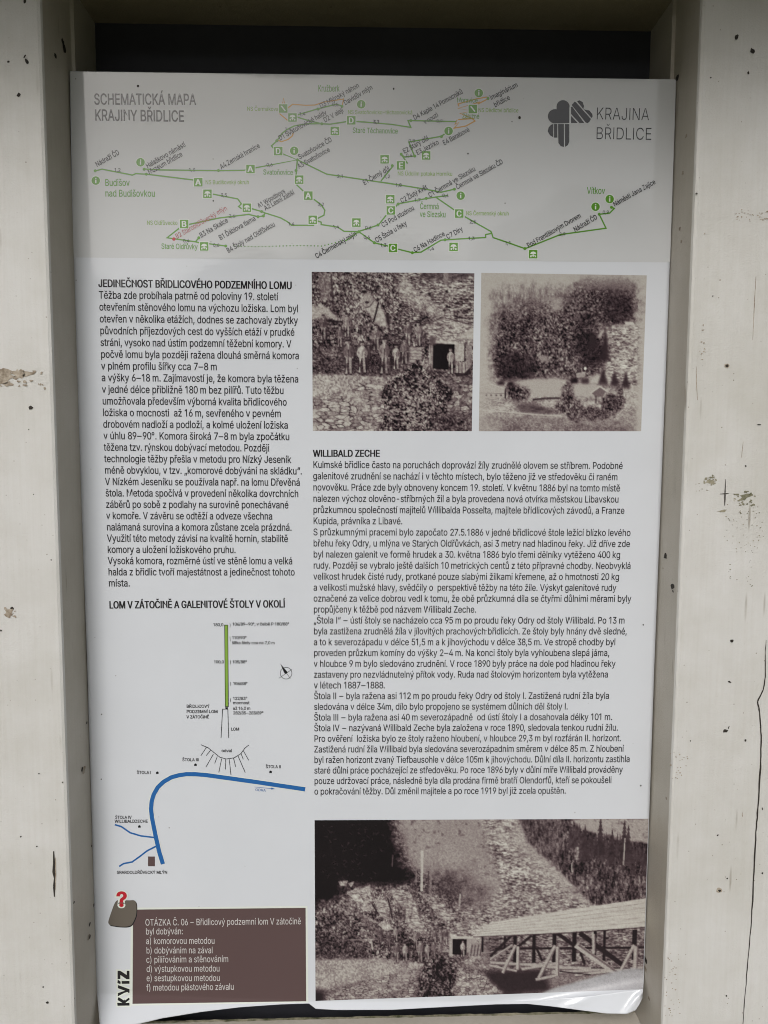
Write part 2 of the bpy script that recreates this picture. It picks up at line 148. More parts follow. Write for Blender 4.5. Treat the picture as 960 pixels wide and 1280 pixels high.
GLYPH_DATA = """
A240|43 0,67 71,173 71,198 0,231 0,138 254,101 254,8 0/77 99,95 151,106 185,123 239,116 239,132 186,144 151,163 99
B228|123 0,151 2,172 9,189 20,200 33,207 50,209 68,207 86,201 102,192 114,182 123,170 129,157 131,157 133,178 143,193 160,198 172,199 187,197 205,190 221,180 235,164 245,145 252,121 254,30 254,30 0/62 115,124 115,140 114,153 109,163 102,171 92,176 81,178 68,175 53,165 40,148 31,122 29,62 29/62 226,120 226,141 223,156 214,165 202,168 186,166 174,162 163,154 155,144 148,119 143,62 143
C255|153 -2,170 2,187 9,201 19,214 31,224 45,232 62,236 80,204 80,195 57,179 40,158 30,134 26,112 29,92 38,75 53,63 72,54 97,52 127,54 157,62 182,75 202,92 216,111 225,134 228,158 224,179 214,195 197,204 174,236 174,232 193,224 209,214 224,201 236,186 245,170 252,134 258,103 254,75 242,52 223,35 197,24 165,20 127,24 90,35 58,52 32,75 12,103 1,134 -3
D251|109 0,145 4,175 15,199 34,217 59,227 91,231 128,227 164,217 196,200 221,176 239,147 251,113 254,30 254,30 0/107 29,62 29,62 226,110 226,138 223,160 214,177 200,190 180,197 156,200 128,197 99,189 75,177 55,159 40,136 31
E209|188 0,188 29,62 29,62 114,178 114,178 143,62 143,62 226,186 226,186 254,30 254,30 0
F205|62 0,62 111,173 111,173 139,62 139,62 226,185 226,185 254,30 254,30 0
G260|163 0,188 9,209 25,225 45,236 71,239 100,239 128,141 128,141 100,217 100,207 101,205 80,198 62,187 47,172 36,155 29,134 26,112 29,92 38,75 53,63 72,54 97,52 127,54 157,62 182,75 202,92 216,111 225,133 228,158 224,178 213,194 197,204 174,237 174,232 192,225 208,214 222,202 235,187 245,170 252,152 256,132 258,102 254,74 242,52 223,35 197,24 165,20 127,24 90,35 58,52 32,75 13,102 1,134 -3
H258|62 0,62 116,196 116,196 0,228 0,228 254,196 254,196 144,62 144,62 254,30 254,30 0
I92|30 0,62 0,62 254,30 254
J198|123 2,147 16,163 40,168 73,168 254,136 254,136 73,133 52,124 37,110 28,93 25,75 28,61 37,52 52,49 73,49 86,17 86,17 73,22 40,38 16,62 2,93 -3
K233|70 131,62 121,62 254,30 254,30 0,62 0,62 83,99 123,186 0,224 0,122 144,224 254,182 254,106 172,87 152
L196|181 0,181 29,62 29,62 254,30 254,30 0
M314|61 0,61 164,60 186,60 208,59 229,56 229,65 204,72 181,80 160,85 145,143 0,171 0,228 145,234 161,241 181,249 205,256 229,253 229,253 184,252 163,252 0,284 0,284 254,238 254,176 94,165 61,159 41,154 24,161 24,156 42,150 61,139 94,76 254,30 254,30 0
N261|62 0,62 164,61 192,60 227,54 226,74 191,89 165,101 145,193 0,232 0,232 254,199 254,199 97,200 79,200 54,202 27,207 27,194 53,181 75,172 91,68 254,30 254,30 0
O266|164 1,192 12,215 32,232 58,243 90,247 127,243 165,232 197,215 223,192 242,164 254,133 258,103 254,75 242,52 223,35 197,24 165,20 127,24 90,35 58,52 32,75 12,103 1,133 -3/112 29,92 38,75 52,63 72,54 97,52 127,54 157,63 182,75 202,92 216,112 225,133 228,155 225,175 216,191 202,204 182,212 157,215 127,212 97,204 72,191 52,175 38,155 29,133 26
P222|62 0,62 93,118 93,144 96,166 104,183 116,195 133,202 152,204 174,202 195,195 215,183 231,166 244,144 252,118 254,30 254,30 0/62 121,62 226,116 226,134 224,148 219,159 211,167 201,171 188,172 174,171 160,167 147,159 136,149 128,134 123,116 121
Q266|215 32,232 58,243 90,247 127,243 165,232 197,215 223,192 242,164 254,133 258,103 254,75 242,52 223,35 197,24 165,20 127,24 90,35 58,52 32,75 12,103 1,133 -3,164 1,178 6,200 -24,234 -24,201 20/112 29,92 38,75 52,63 72,54 97,52 127,54 157,63 182,75 202,92 216,112 225,133 228,155 225,175 216,191 202,204 182,212 157,215 127,212 97,204 72,191 52,175 38,155 29,133 26
R224|62 0,62 99,122 99,177 0,214 0,156 105,166 109,183 120,195 136,202 154,205 176,202 198,195 217,183 232,167 244,145 252,118 254,30 254,30 0/62 128,62 226,116 226,134 224,149 220,159 212,167 202,171 190,173 176,171 162,167 150,160 141,149 133,135 129,117 128
S223|139 -2,162 5,180 17,193 32,201 50,204 69,202 85,197 99,179 119,156 132,132 140,106 147,85 154,65 167,60 176,58 188,59 199,64 209,73 218,84 224,97 228,112 229,134 227,151 219,163 206,169 189,200 189,197 208,189 224,175 238,158 249,137 256,114 258,90 256,69 249,51 238,37 224,29 206,26 186,30 163,43 145,64 130,92 120,122 111,148 102,166 89,171 81,173 70,171 57,165 46,155 37,143 30,128 26,112 25,83 29,71 35,62 44,55 55,52 68,19 68,23 48,32 30,46 15,64 5,86 -2,112 -4
T224|96 226,96 0,128 0,128 226,208 226,208 254,16 254,16 226
U258|157 -1,182 8,201 22,216 40,226 62,229 87,229 254,196 254,196 89,194 72,188 57,179 44,165 34,149 28,129 26,110 28,94 34,80 44,70 57,64 72,62 89,62 254,30 254,30 87,33 62,42 40,57 22,77 8,101 -1,129 -4
V240|139 0,231 254,197 254,145 103,133 69,117 15,124 15,108 69,96 103,42 254,8 254,102 0
W343|115 0,159 161,167 197,175 237,168 237,176 196,184 161,228 0,265 0,335 254,302 254,261 98,255 73,249 47,244 20,249 20,243 47,237 73,231 98,190 254,153 254,112 98,106 73,100 47,95 20,98 20,93 47,88 73,82 98,41 254,8 254,78 0
X237|46 0,91 65,113 98,122 116,115 116,125 98,134 83,146 65,191 0,228 0,129 143,129 119,223 254,187 254,149 200,136 181,126 164,116 146,122 146,112 164,102 181,52 254,15 254,109 118,109 142,9 0
Y236|134 0,134 104,228 254,191 254,140 172,126 146,112 115,125 115,111 146,96 172,46 254,8 254,102 104,102 0
Z219|200 0,200 29,107 29,45 27,49 17,67 40,84 64,198 231,198 254,20 254,20 226,143 226,174 227,170 238,153 215,137 193,21 23,21 0
a194|108 1,126 12,136 26,138 26,138 0,168 0,168 126,167 145,161 160,153 172,143 180,119 190,97 192,66 188,52 182,39 173,29 161,20 146,50 137,59 150,75 161,98 165,120 161,133 148,138 128,138 127,136 121,133 117,117 113,89 110,63 105,39 97,29 90,22 80,17 69,15 54,17 37,24 22,34 11,47 2,63 -3,80 -4/65 26,51 36,46 52,47 62,52 70,67 79,88 84,100 86,116 88,130 91,138 95,138 69,136 57,132 47,124 37,114 29,101 24,85 23
b212|137 -1,157 8,173 23,185 42,193 66,195 94,193 122,185 146,173 166,156 180,137 189,115 192,98 191,86 186,69 173,59 160,57 160,57 254,26 254,26 0,56 0,56 29,59 29,69 16,86 2,99 -3,115 -4/94 26,81 32,70 43,63 58,58 75,56 95,58 114,62 131,70 145,81 156,94 163,110 165,126 163,140 156,150 145,158 131,163 114,164 95,163 75,158 58,150 44,140 33,126 26,110 23
c198|130 0,153 11,171 28,181 51,152 59,146 44,135 33,121 26,104 23,86 26,73 33,62 44,54 59,50 75,48 94,50 112,54 129,62 144,73 155,86 162,104 165,121 162,135 155,145 145,151 131,181 138,170 161,153 178,130 189,104 192,79 189,58 180,41 165,28 146,20 122,17 94,20 66,28 43,41 23,58 8,79 -1,104 -4
d212|114 -3,126 2,143 16,153 29,156 29,156 0,186 0,186 254,155 254,155 160,153 160,144 173,126 186,114 191,98 192,75 189,56 180,40 166,27 146,20 122,17 94,20 66,27 42,40 23,56 8,75 -1,98 -4/86 26,73 33,62 44,54 58,50 75,48 95,50 114,54 131,62 145,72 156,86 163,102 165,118 163,132 156,142 145,150 131,154 114,156 95,154 75,150 58,142 43,132 32,118 26,102 23
e202|125 -3,141 2,156 10,168 20,177 32,182 45,153 53,143 36,127 26,106 23,90 25,76 31,64 40,55 53,50 69,48 85,186 85,186 97,184 121,179 141,170 157,160 170,147 180,133 187,103 192,78 189,58 180,40 165,28 145,20 121,17 93,20 66,28 42,41 23,58 8,80 -1,106 -4/48 110,50 121,54 135,62 147,73 157,87 163,103 165,118 163,131 157,141 147,149 134,153 119,154 110
f127|71 190,71 209,72 221,77 230,85 235,97 237,107 236,114 234,121 260,111 263,94 265,68 259,57 252,48 243,42 231,40 216,40 190,3 190,3 164,40 164,40 0,71 0,71 164,114 164,114 190
g212|125 -73,145 -68,162 -59,175 -45,183 -27,186 -4,186 190,157 190,157 159,154 159,144 173,127 186,114 191,98 192,76 189,56 180,40 166,27 147,20 123,17 96,20 68,28 45,40 27,56 13,76 5,97 2,114 4,126 8,143 21,153 34,156 34,156 -3,152 -23,141 -38,124 -46,103 -49,77 -44,61 -33,51 -20,25 -35,41 -55,67 -70,84 -74,103 -75/86 32,73 38,62 48,54 61,50 78,48 96,50 115,54 131,62 145,73 156,86 163,102 165,119 163,132 156,142 146,150 132,155 115,156 96,155 77,150 61,142 47,132 38,118 32,102 30
h205|58 129,63 141,71 151,80 159,92 163,105 165,123 161,136 152,145 137,148 118,148 0,179 0,179 120,177 142,170 160,161 174,148 184,132 190,114 192,94 189,76 181,62 166,51 144,57 144,57 254,26 254,26 0,57 0,57 113
i83|57 0,57 190,26 190,26 0/50 223,57 227,62 234,63 242,62 249,57 256,50 260,42 262,34 260,27 256,22 249,21 242,22 234,27 227,34 223,42 221
j83|26 -15,25 -27,20 -36,12 -42,1 -43,-5 -43,-5 -71,2 -71,19 -70,32 -65,43 -56,51 -45,55 -31,57 -15,57 190,26 190/50 223,57 227,61 234,63 242,61 249,57 256,50 260,42 262,34 260,27 256,22 249,20 242,22 234,27 227,34 223,42 221
k190|60 106,57 106,57 254,26 254,26 0,57 0,57 70,77 89,147 0,186 0,100 109,180 190,142 190
l78|24 0,54 0,54 262,24 262
m305|57 0,57 119,58 133,63 145,70 154,79 160,100 165,115 163,126 156,134 144,137 130,137 0,168 0,168 124,173 145,187 160,197 164,209 165,224 163,236 156,245 145,248 127,248 0,278 0,278 128,276 148,270 164,261 177,249 186,234 191,218 193,190 187,169 172,161 160,156 147,160 147,154 166,144 180,129 190,110 193,86 188,66 173,59 162,54 148,56 148,56 190,26 190,26 0
n205|58 129,63 141,71 151,80 159,92 163,105 165,123 161,136 152,145 137,148 118,148 0,179 0,179 120,176 142,170 160,160 174,147 184,132 190,114 192,94 189,76 181,62 166,51 144,56 144,56 190,26 190,26 0,57 0,57 113
o207|128 -1,149 8,167 23,180 43,188 66,191 94,188 122,180 146,167 165,149 180,128 189,104 192,79 189,58 180,41 165,28 146,20 122,17 94,20 66,28 43,41 23,58 8,79 -1,104 -4/86 26,73 33,62 44,54 59,50 75,48 94,50 112,54 129,62 144,73 155,86 162,104 165,121 162,135 155,146 144,154 129,158 112,160 94,158 75,154 59,146 44,135 33,121 26,104 23
p212|57 -71,57 29,59 29,69 16,86 2,99 -3,115 -4,137 -1,157 8,173 23,185 42,193 66,195 94,193 122,185 146,173 166,156 180,137 189,115 192,98 191,86 186,69 173,59 160,56 160,56 190,26 190,26 -71/94 26,81 32,70 43,63 58,58 75,56 95,58 114,62 131,70 145,81 156,94 163,110 165,126 163,140 156,150 145,158 131,163 114,164 95,163 75,158 58,150 44,140 33,126 26,110 23
q212|186 190,156 190,156 160,153 160,144 173,126 186,114 191,98 192,75 189,56 180,40 166,27 146,20 122,17 94,20 66,27 42,40 23,56 8,75 -1,98 -4,114 -3,126 2,143 16,153 29,155 29,155 -71,186 -71/86 26,73 33,62 44,54 58,50 75,48 95,50 114,54 131,62 145,72 156,86 163,102 165,118 163,132 156,142 145,150 131,154 114,156 95,154 75,150 58,142 43,132 32,118 26,102 23
r129|57 0,57 118,58 131,63 142,70 151,80 157,91 161,103 163,115 162,122 161,122 192,107 192,90 190,76 184,65 173,58 160,56 160,56 190,26 190,26 0
s182|112 -2,130 3,145 12,156 24,163 37,166 53,162 71,153 86,137 97,115 105,86 111,62 122,56 129,54 139,57 150,65 158,78 164,94 166,110 164,121 158,129 149,134 139,162 145,149 170,140 179,127 186,112 191,94 192,74 190,58 185,43 177,33 166,26 152,23 137,27 119,36 104,52 93,75 85,106 78,118 74,127 68,132 60,134 51,131 40,122 31,108 25,91 23,75 25,62 30,53 40,47 53,18 47,23 32,31 19,42 9,56 2,72 -3,91 -4
t113|63 190,63 236,32 236,32 190,3 190,3 164,32 164,32 46,36 26,46 11,62 1,84 -2,96 -1,107 1,101 27,85 25,75 26,68 31,64 38,63 49,63 164,102 164,102 190
u205|111 0,129 8,143 23,154 46,149 46,149 0,179 0,179 190,148 190,148 76,146 61,142 48,134 38,125 31,113 27,100 25,82 28,68 37,60 52,57 72,57 190,26 190,26 69,28 47,35 29,44 15,57 5,73 -1,91 -3
v194|113 0,186 190,152 190,112 78,101 43,92 10,103 10,93 43,83 78,42 190,9 190,81 0
w283|99 0,124 86,131 112,138 140,145 169,138 169,145 140,152 112,159 86,184 0,215 0,272 190,240 190,217 107,206 68,196 21,201 21,191 68,181 107,158 190,126 190,103 107,93 67,82 21,88 21,77 68,67 107,44 190,11 190,69 0
x189|46 0,74 43,89 68,102 91,86 91,100 68,115 43,143 0,179 0,104 107,104 84,176 190,141 190,117 153,101 127,88 103,104 103,90 127,74 153,50 190,14 190,86 86,86 109,10 0
y194|32 -72,46 -73,70 -68,88 -54,102 -29,186 190,153 190,112 78,101 43,92 10,103 10,93 43,83 78,42 190,9 190,81 -1,75 -18,65 -37,52 -44,36 -44,31 -43,24 -69
z190|169 0,169 28,63 28,63 30,166 165,166 190,24 190,24 161,127 161,127 160,21 23,21 0
0205|140 0,162 12,179 31,192 57,200 89,203 127,200 165,192 197,179 223,161 242,139 254,113 258,87 254,65 242,48 223,35 197,27 165,24 127,27 89,34 57,47 31,65 12,87 0,113 -3/96 28,82 37,70 52,62 72,56 97,55 127,56 157,62 182,70 203,82 218,96 227,113 230,131 227,145 218,157 203,165 182,170 157,172 127,170 97,165 72,157 52,145 37,131 28,113 25
1185|87 254,31 213,31 179,93 224,94 224,94 0,126 0,126 254
2205|195 0,195 28,76 28,76 30,133 90,168 129,185 159,191 186,188 205,181 223,169 237,153 248,134 255,112 258,91 255,72 248,55 237,43 221,35 202,33 181,64 181,65 195,69 207,77 216,86 224,98 228,112 230,137 224,146 218,154 209,159 198,160 186,155 163,141 141,117 114,32 24,32 0
3205|133 -1,154 6,172 18,185 33,194 51,196 72,194 93,185 111,172 127,154 138,132 144,106 144,106 139,186 230,186 254,35 254,35 226,144 226,144 224,78 150,78 124,101 124,121 122,137 117,150 109,158 98,163 86,165 72,163 58,157 46,149 37,138 30,109 25,83 30,72 35,63 44,57 54,55 66,22 66,26 46,35 29,49 15,66 5,87 -1,109 -3
4205|141 53,141 0,171 0,171 53,207 53,207 81,171 81,171 159,141 159,141 81,54 81,54 83,155 254,123 254,20 79,20 53
5205|134 -1,154 8,171 21,184 38,193 58,195 82,194 99,189 116,182 130,172 143,161 153,147 160,131 165,115 167,89 162,68 151,67 151,75 226,183 226,183 254,48 254,34 126,64 123,84 134,109 138,124 137,137 131,148 122,157 111,162 97,164 81,162 66,157 52,149 41,138 32,125 27,111 25,87 30,69 44,64 54,61 65,30 65,33 47,41 30,54 16,70 6,89 -1,111 -3
6205|135 -1,155 7,171 20,184 36,192 56,194 79,192 101,185 120,173 136,158 147,139 155,117 157,98 153,83 144,73 131,75 131,161 254,126 254,69 170,40 119,34 100,32 81,34 58,42 37,55 20,71 7,91 -1,113 -3/99 26,87 31,77 40,69 51,64 64,62 79,64 94,69 107,77 118,87 126,99 131,113 133,127 131,139 126,149 118,157 107,162 94,164 79,162 64,157 51,149 40,139 31,127 26,113 24
7205|82 0,195 224,195 254,31 254,31 226,162 226,162 224,48 0
8205|137 -1,158 6,176 17,189 31,198 48,200 68,199 83,194 98,186 110,176 121,164 128,150 132,150 133,167 141,180 154,188 171,191 190,188 209,181 225,169 239,153 249,134 256,113 258,92 256,73 249,57 239,45 225,38 209,35 190,38 171,46 154,59 141,76 133,76 132,63 128,51 121,40 110,33 98,28 83,26 68,29 48,37 31,50 17,68 6,89 -1,113 -3/97 26,84 30,73 37,64 46,59 57,58 69,59 83,65 94,73 104,85 111,98 116,113 118,128 116,141 111,153 104,161 94,167 83,168 69,167 57,161 46,153 37,142 30,129 26,113 25/89 150,79 157,72 165,68 176,66 188,68 200,72 210,79 218,89 225,113 230,138 225,147 218,154 210,158 200,160 188,158 176,154 165,146 157,137 150,113 145
9205|91 255,71 247,55 235,42 218,34 198,32 176,34 154,41 134,53 119,69 107,87 100,109 97,128 101,144 111,154 124,151 124,65 0,100 0,158 84,186 135,192 155,194 173,192 197,184 217,171 234,155 247,135 255,113 258/127 228,139 223,150 215,157 204,162 190,164 175,162 160,157 147,149 137,139 129,127 123,113 122,99 123,87 129,77 137,69 148,64 161,63 176,64 191,69 204,77 215,87 223,99 228,113 230
.94|56 -1,64 4,69 12,71 20,69 29,64 37,56 42,48 43,39 42,31 37,26 29,25 20,26 12,31 4,39 -1,48 -2
,94|42 -60,68 36,34 36,19 -60
-226|57 122,57 94,168 94,168 122
–250|30 95,220 95,220 120,30 120
:94|56 -1,64 4,69 12,71 20,69 29,64 37,56 42,48 43,39 42,31 37,26 29,25 20,26 12,31 4,39 -1,48 -2/56 137,64 142,69 149,71 158,69 167,64 174,56 179,48 181,39 179,31 174,26 167,25 158,26 149,31 142,39 137,48 135
(136|47 66,56 27,69 -11,88 -48,118 -48,94 8,80 57,76 103,81 157,95 214,118 270,88 270,66 221,50 162,45 103
)136|48 -48,67 -11,81 27,89 65,92 103,86 162,71 221,48 270,19 270,41 214,56 157,61 103,57 58,43 9,19 -48
/124|89 266,7 -38,36 -38,117 266
°158|94 143,108 149,120 158,129 170,134 184,136 199,134 214,129 228,120 240,108 249,94 254,79 256,64 254,50 249,39 240,29 228,23 214,22 199,23 184,29 170,39 158,50 149,64 143,79 142/63 171,52 183,47 199,52 215,63 226,79 231,95 226,107 215,111 199,107 183,95 171,79 167
?179|97 76,97 79,100 103,110 118,127 130,142 142,153 156,160 172,162 191,160 209,153 226,142 239,127 249,110 256,89 258,69 256,51 250,36 240,24 226,17 209,14 189,46 189,48 202,53 213,69 226,89 231,110 226,125 213,129 203,131 192,129 178,123 167,104 149,84 135,76 126,71 115,66 80,66 76/91 -1,98 4,103 12,105 20,103 29,98 37,91 42,82 43,73 42,66 37,61 29,59 20,61 12,66 4,73 -1,82 -2
„143|43 -60,69 36,34 36,19 -60/104 -60,130 36,96 36,81 -60
“150|60 159,75 254,52 254,26 159/122 159,137 254,114 254,87 159
Á240|43 0,67 71,173 71,198 0,231 0,138 254,101 254,8 0/77 99,95 151,106 185,123 239,116 239,132 186,144 151,163 99/131 279,164 329,130 329,106 279
Č255|153 -2,170 2,187 9,201 19,214 31,224 45,232 62,236 80,204 80,195 57,179 40,158 30,134 26,112 29,92 38,75 53,63 72,54 97,52 127,54 157,62 182,75 202,92 216,111 225,134 228,158 224,179 214,195 197,204 174,236 174,232 193,224 209,214 224,201 236,186 245,170 252,134 258,103 254,75 242,52 223,35 197,24 165,20 127,24 90,35 58,52 32,75 12,103 1,134 -3/79 329,79 328,119 282,148 282,188 328,188 329,157 329,133 299,109 329
Ď251|109 0,145 4,175 15,199 34,217 59,227 91,231 128,227 164,217 196,200 221,176 239,147 251,113 254,30 254,30 0/107 29,62 29,62 226,110 226,138 223,160 214,177 200,190 180,197 156,200 128,197 99,189 75,177 55,159 40,136 31/50 329,50 328,90 282,119 282,160 328,160 329,129 329,105 299,80 329
É209|188 0,188 29,62 29,62 114,178 114,178 143,62 143,62 226,186 226,186 254,30 254,30 0/121 279,153 329,119 329,95 279
Ě209|188 0,188 29,62 29,62 114,178 114,178 143,62 143,62 226,186 226,186 254,30 254,30 0/54 329,54 328,94 282,123 282,164 328,164 329,133 329,109 299,84 329
Í92|30 0,62 0,62 254,30 254/46 279,79 329,45 329,21 279
Ň261|62 0,62 164,61 192,60 227,54 226,74 191,89 165,101 145,193 0,232 0,232 254,199 254,199 97,200 79,200 54,202 27,207 27,194 53,181 75,172 91,68 254,30 254,30 0/76 329,76 328,116 282,145 282,186 328,186 329,155 329,131 299,106 329
Ó266|164 1,192 12,215 32,232 58,243 90,247 127,243 165,232 197,215 223,192 242,164 254,133 258,103 254,75 242,52 223,35 197,24 165,20 127,24 90,35 58,52 32,75 12,103 1,133 -3/112 29,92 38,75 52,63 72,54 97,52 127,54 157,63 182,75 202,92 216,112 225,133 228,155 225,175 216,191 202,204 182,212 157,215 127,212 97,204 72,191 52,175 38,155 29,133 26/145 279,178 329,144 329,120 279
Ř224|62 0,62 99,122 99,177 0,214 0,156 105,166 109,183 120,195 136,202 154,205 176,202 198,195 217,183 232,167 244,145 252,118 254,30 254,30 0/62 128,62 226,116 226,134 224,149 220,159 212,167 202,171 190,173 176,171 162,167 150,160 141,149 133,135 129,117 128/56 329,56 328,96 282,125 282,166 328,166 329,135 329,111 299,86 329
Š223|139 -2,162 5,180 17,193 32,201 50,204 69,202 85,197 99,179 119,156 132,132 140,106 147,85 154,65 167,60 176,58 188,59 199,64 209,73 218,84 224,97 228,112 229,134 227,151 219,163 206,169 189,200 189,197 208,189 224,175 238,158 249,137 256,114 258,90 256,69 249,51 238,37 224,29 206,26 186,30 163,43 145,64 130,92 120,122 111,148 102,166 89,171 81,173 70,171 57,165 46,155 37,143 30,128 26,112 25,83 29,71 35,62 44,55 55,52 68,19 68,23 48,32 30,46 15,64 5,86 -2,112 -4/57 329,57 328,97 282,126 282,166 328,166 329,136 329,111 299,87 329
Ť224|96 226,96 0,128 0,128 226,208 226,208 254,16 254,16 226/58 329,58 328,98 282,127 282,167 328,167 329,137 329,112 299,88 329
Ú258|157 -1,182 8,201 22,216 40,226 62,229 87,229 254,196 254,196 89,194 72,188 57,179 44,165 34,149 28,129 26,110 28,94 34,80 44,70 57,64 72,62 89,62 254,30 254,30 87,33 62,42 40,57 22,77 8,101 -1,129 -4/141 279,174 329,140 329,116 279
Ů258|157 -1,182 8,201 22,216 40,226 62,229 87,229 254,196 254,196 89,194 72,188 57,179 44,165 34,149 28,129 26,110 28,94 34,80 44,70 57,64 72,62 89,62 254,30 254,30 87,33 62,42 40,57 22,77 8,101 -1,129 -4/141 265,152 270,168 285,172 295,174 306,172 318,168 328,152 343,141 347,129 349,118 347,107 343,91 328,86 318,85 306,86 295,91 285,107 270,118 265,129 264/121 287,115 291,110 298,108 306,110 314,115 321,121 326,129 327,138 326,144 321,149 314,151 306,149 298,144 291,138 287,129 285
Ý236|134 0,134 104,228 254,191 254,140 172,126 146,112 115,125 115,111 146,96 172,46 254,8 254,102 104,102 0/130 279,163 329,128 329,104 279
Ž219|200 0,200 29,107 29,45 27,49 17,67 40,84 64,198 231,198 254,20 254,20 226,143 226,174 227,170 238,153 215,137 193,21 23,21 0/55 329,55 328,95 282,124 282,164 328,164 329,134 329,110 299,85 329
á194|108 1,126 12,136 26,138 26,138 0,168 0,168 126,167 145,161 160,153 172,143 180,119 190,97 192,66 188,52 182,39 173,29 161,20 146,50 137,59 150,75 161,98 165,120 161,133 148,138 128,138 127,136 121,133 117,117 113,89 110,63 105,39 97,29 90,22 80,17 69,15 54,17 37,24 22,34 11,47 2,63 -3,80 -4/65 26,51 36,46 52,47 62,52 70,67 79,88 84,100 86,116 88,130 91,138 95,138 69,136 57,132 47,124 37,114 29,101 24,85 23/106 214,139 265,105 265,81 214
č198|130 0,153 11,171 28,181 51,152 59,146 44,135 33,121 26,104 23,86 26,73 33,62 44,54 59,50 75,48 94,50 112,54 129,62 144,73 155,86 162,104 165,121 162,135 155,145 145,151 131,181 138,170 161,153 178,130 189,104 192,79 189,58 180,41 165,28 146,20 122,17 94,20 66,28 43,41 23,58 8,79 -1,104 -4/49 265,49 263,89 218,118 218,158 263,158 265,128 265,104 235,79 265
ď246|114 -3,126 2,143 16,153 29,156 29,156 0,186 0,186 254,155 254,155 160,153 160,144 173,126 186,114 191,98 192,75 189,56 180,40 166,27 146,20 122,17 94,20 66,27 42,40 23,56 8,75 -1,98 -4/86 26,73 33,62 44,54 58,50 75,48 95,50 114,54 131,62 145,72 156,86 163,102 165,118 163,132 156,142 145,150 131,154 114,156 95,154 75,150 58,142 43,132 32,118 26,102 23/231 202,240 266,209 266,209 202
é202|125 -3,141 2,156 10,168 20,177 32,182 45,153 53,143 36,127 26,106 23,90 25,76 31,64 40,55 53,50 69,48 85,186 85,186 97,184 121,179 141,170 157,160 170,147 180,133 187,103 192,78 189,58 180,40 165,28 145,20 121,17 93,20 66,28 42,41 23,58 8,80 -1,106 -4/48 110,50 121,54 135,62 147,73 157,87 163,103 165,118 163,131 157,141 147,149 134,153 119,154 110/114 214,146 265,112 265,88 214
ě202|125 -3,141 2,156 10,168 20,177 32,182 45,153 53,143 36,127 26,106 23,90 25,76 31,64 40,55 53,50 69,48 85,186 85,186 97,184 121,179 141,170 157,160 170,147 180,133 187,103 192,78 189,58 180,40 165,28 145,20 121,17 93,20 66,28 42,41 23,58 8,80 -1,106 -4/48 110,50 121,54 135,62 147,73 157,87 163,103 165,118 163,131 157,141 147,149 134,153 119,154 110/47 265,47 263,87 218,116 218,157 263,157 265,126 265,102 235,77 265
í83|57 0,57 190,26 190,26 0/53 214,86 265,52 265,28 214
ň205|58 129,63 141,71 151,80 159,92 163,105 165,123 161,136 152,145 137,148 118,148 0,179 0,179 120,176 142,170 160,160 174,147 184,132 190,114 192,94 189,76 181,62 166,51 144,56 144,56 190,26 190,26 0,57 0,57 113/48 265,48 263,88 218,117 218,157 263,157 265,127 265,102 235,78 265
ó207|128 -1,149 8,167 23,180 43,188 66,191 94,188 122,180 146,167 165,149 180,128 189,104 192,79 189,58 180,41 165,28 146,20 122,17 94,20 66,28 43,41 23,58 8,79 -1,104 -4/86 26,73 33,62 44,54 59,50 75,48 94,50 112,54 129,62 144,73 155,86 162,104 165,121 162,135 155,146 144,154 129,158 112,160 94,158 75,154 59,146 44,135 33,121 26,104 23/115 214,148 265,114 265,90 214
ř129|57 0,57 118,58 131,63 142,70 151,80 157,91 161,103 163,115 162,122 161,122 192,107 192,90 190,76 184,65 173,58 160,56 160,56 190,26 190,26 0/17 265,17 263,57 218,86 218,126 263,126 265,96 265,72 235,47 265
š182|112 -2,130 3,145 12,156 24,163 37,166 53,162 71,153 86,137 97,115 105,86 111,62 122,56 129,54 139,57 150,65 158,78 164,94 166,110 164,121 158,129 149,134 139,162 145,149 170,140 179,127 186,112 191,94 192,74 190,58 185,43 177,33 166,26 152,23 137,27 119,36 104,52 93,75 85,106 78,118 74,127 68,132 60,134 51,131 40,122 31,108 25,91 23,75 25,62 30,53 40,47 53,18 47,23 32,31 19,42 9,56 2,72 -3,91 -4/38 265,38 263,79 218,108 218,148 263,148 265,117 265,93 235,68 265
ť130|63 190,63 236,32 236,32 190,3 190,3 164,32 164,32 46,36 26,46 11,62 1,84 -2,96 -1,107 1,101 27,85 25,75 26,68 31,64 38,63 49,63 164,102 164,102 190/105 213,114 277,83 277,83 213
ú205|111 0,129 8,143 23,154 46,149 46,149 0,179 0,179 190,148 190,148 76,146 61,142 48,134 38,125 31,113 27,100 25,82 28,68 37,60 52,57 72,57 190,26 190,26 69,28 47,35 29,44 15,57 5,73 -1,91 -3/114 214,147 265,113 265,89 214
ů205|111 0,129 8,143 23,154 46,149 46,149 0,179 0,179 190,148 190,148 76,146 61,142 48,134 38,125 31,113 27,100 25,82 28,68 37,60 52,57 72,57 190,26 190,26 69,28 47,35 29,44 15,57 5,73 -1,91 -3/114 204,125 208,141 223,145 234,147 245,145 256,141 266,125 281,114 286,102 287,91 286,80 281,64 266,59 256,58 245,59 234,64 223,80 208,91 204,102 202/94 225,88 230,83 237,81 245,83 253,88 260,94 264,102 266,111 264,118 260,122 253,124 245,122 237,118 230,111 225,102 224
ý194|32 -72,46 -73,70 -68,88 -54,102 -29,186 190,153 190,112 78,101 43,92 10,103 10,93 43,83 78,42 190,9 190,81 -1,75 -18,65 -37,52 -44,36 -44,31 -43,24 -69/109 214,142 265,108 265,84 214
ž190|169 0,169 28,63 28,63 30,166 165,166 190,24 190,24 161,127 161,127 160,21 23,21 0/39 265,39 263,79 218,108 218,148 263,148 265,118 265,93 235,69 265
 94|
"""

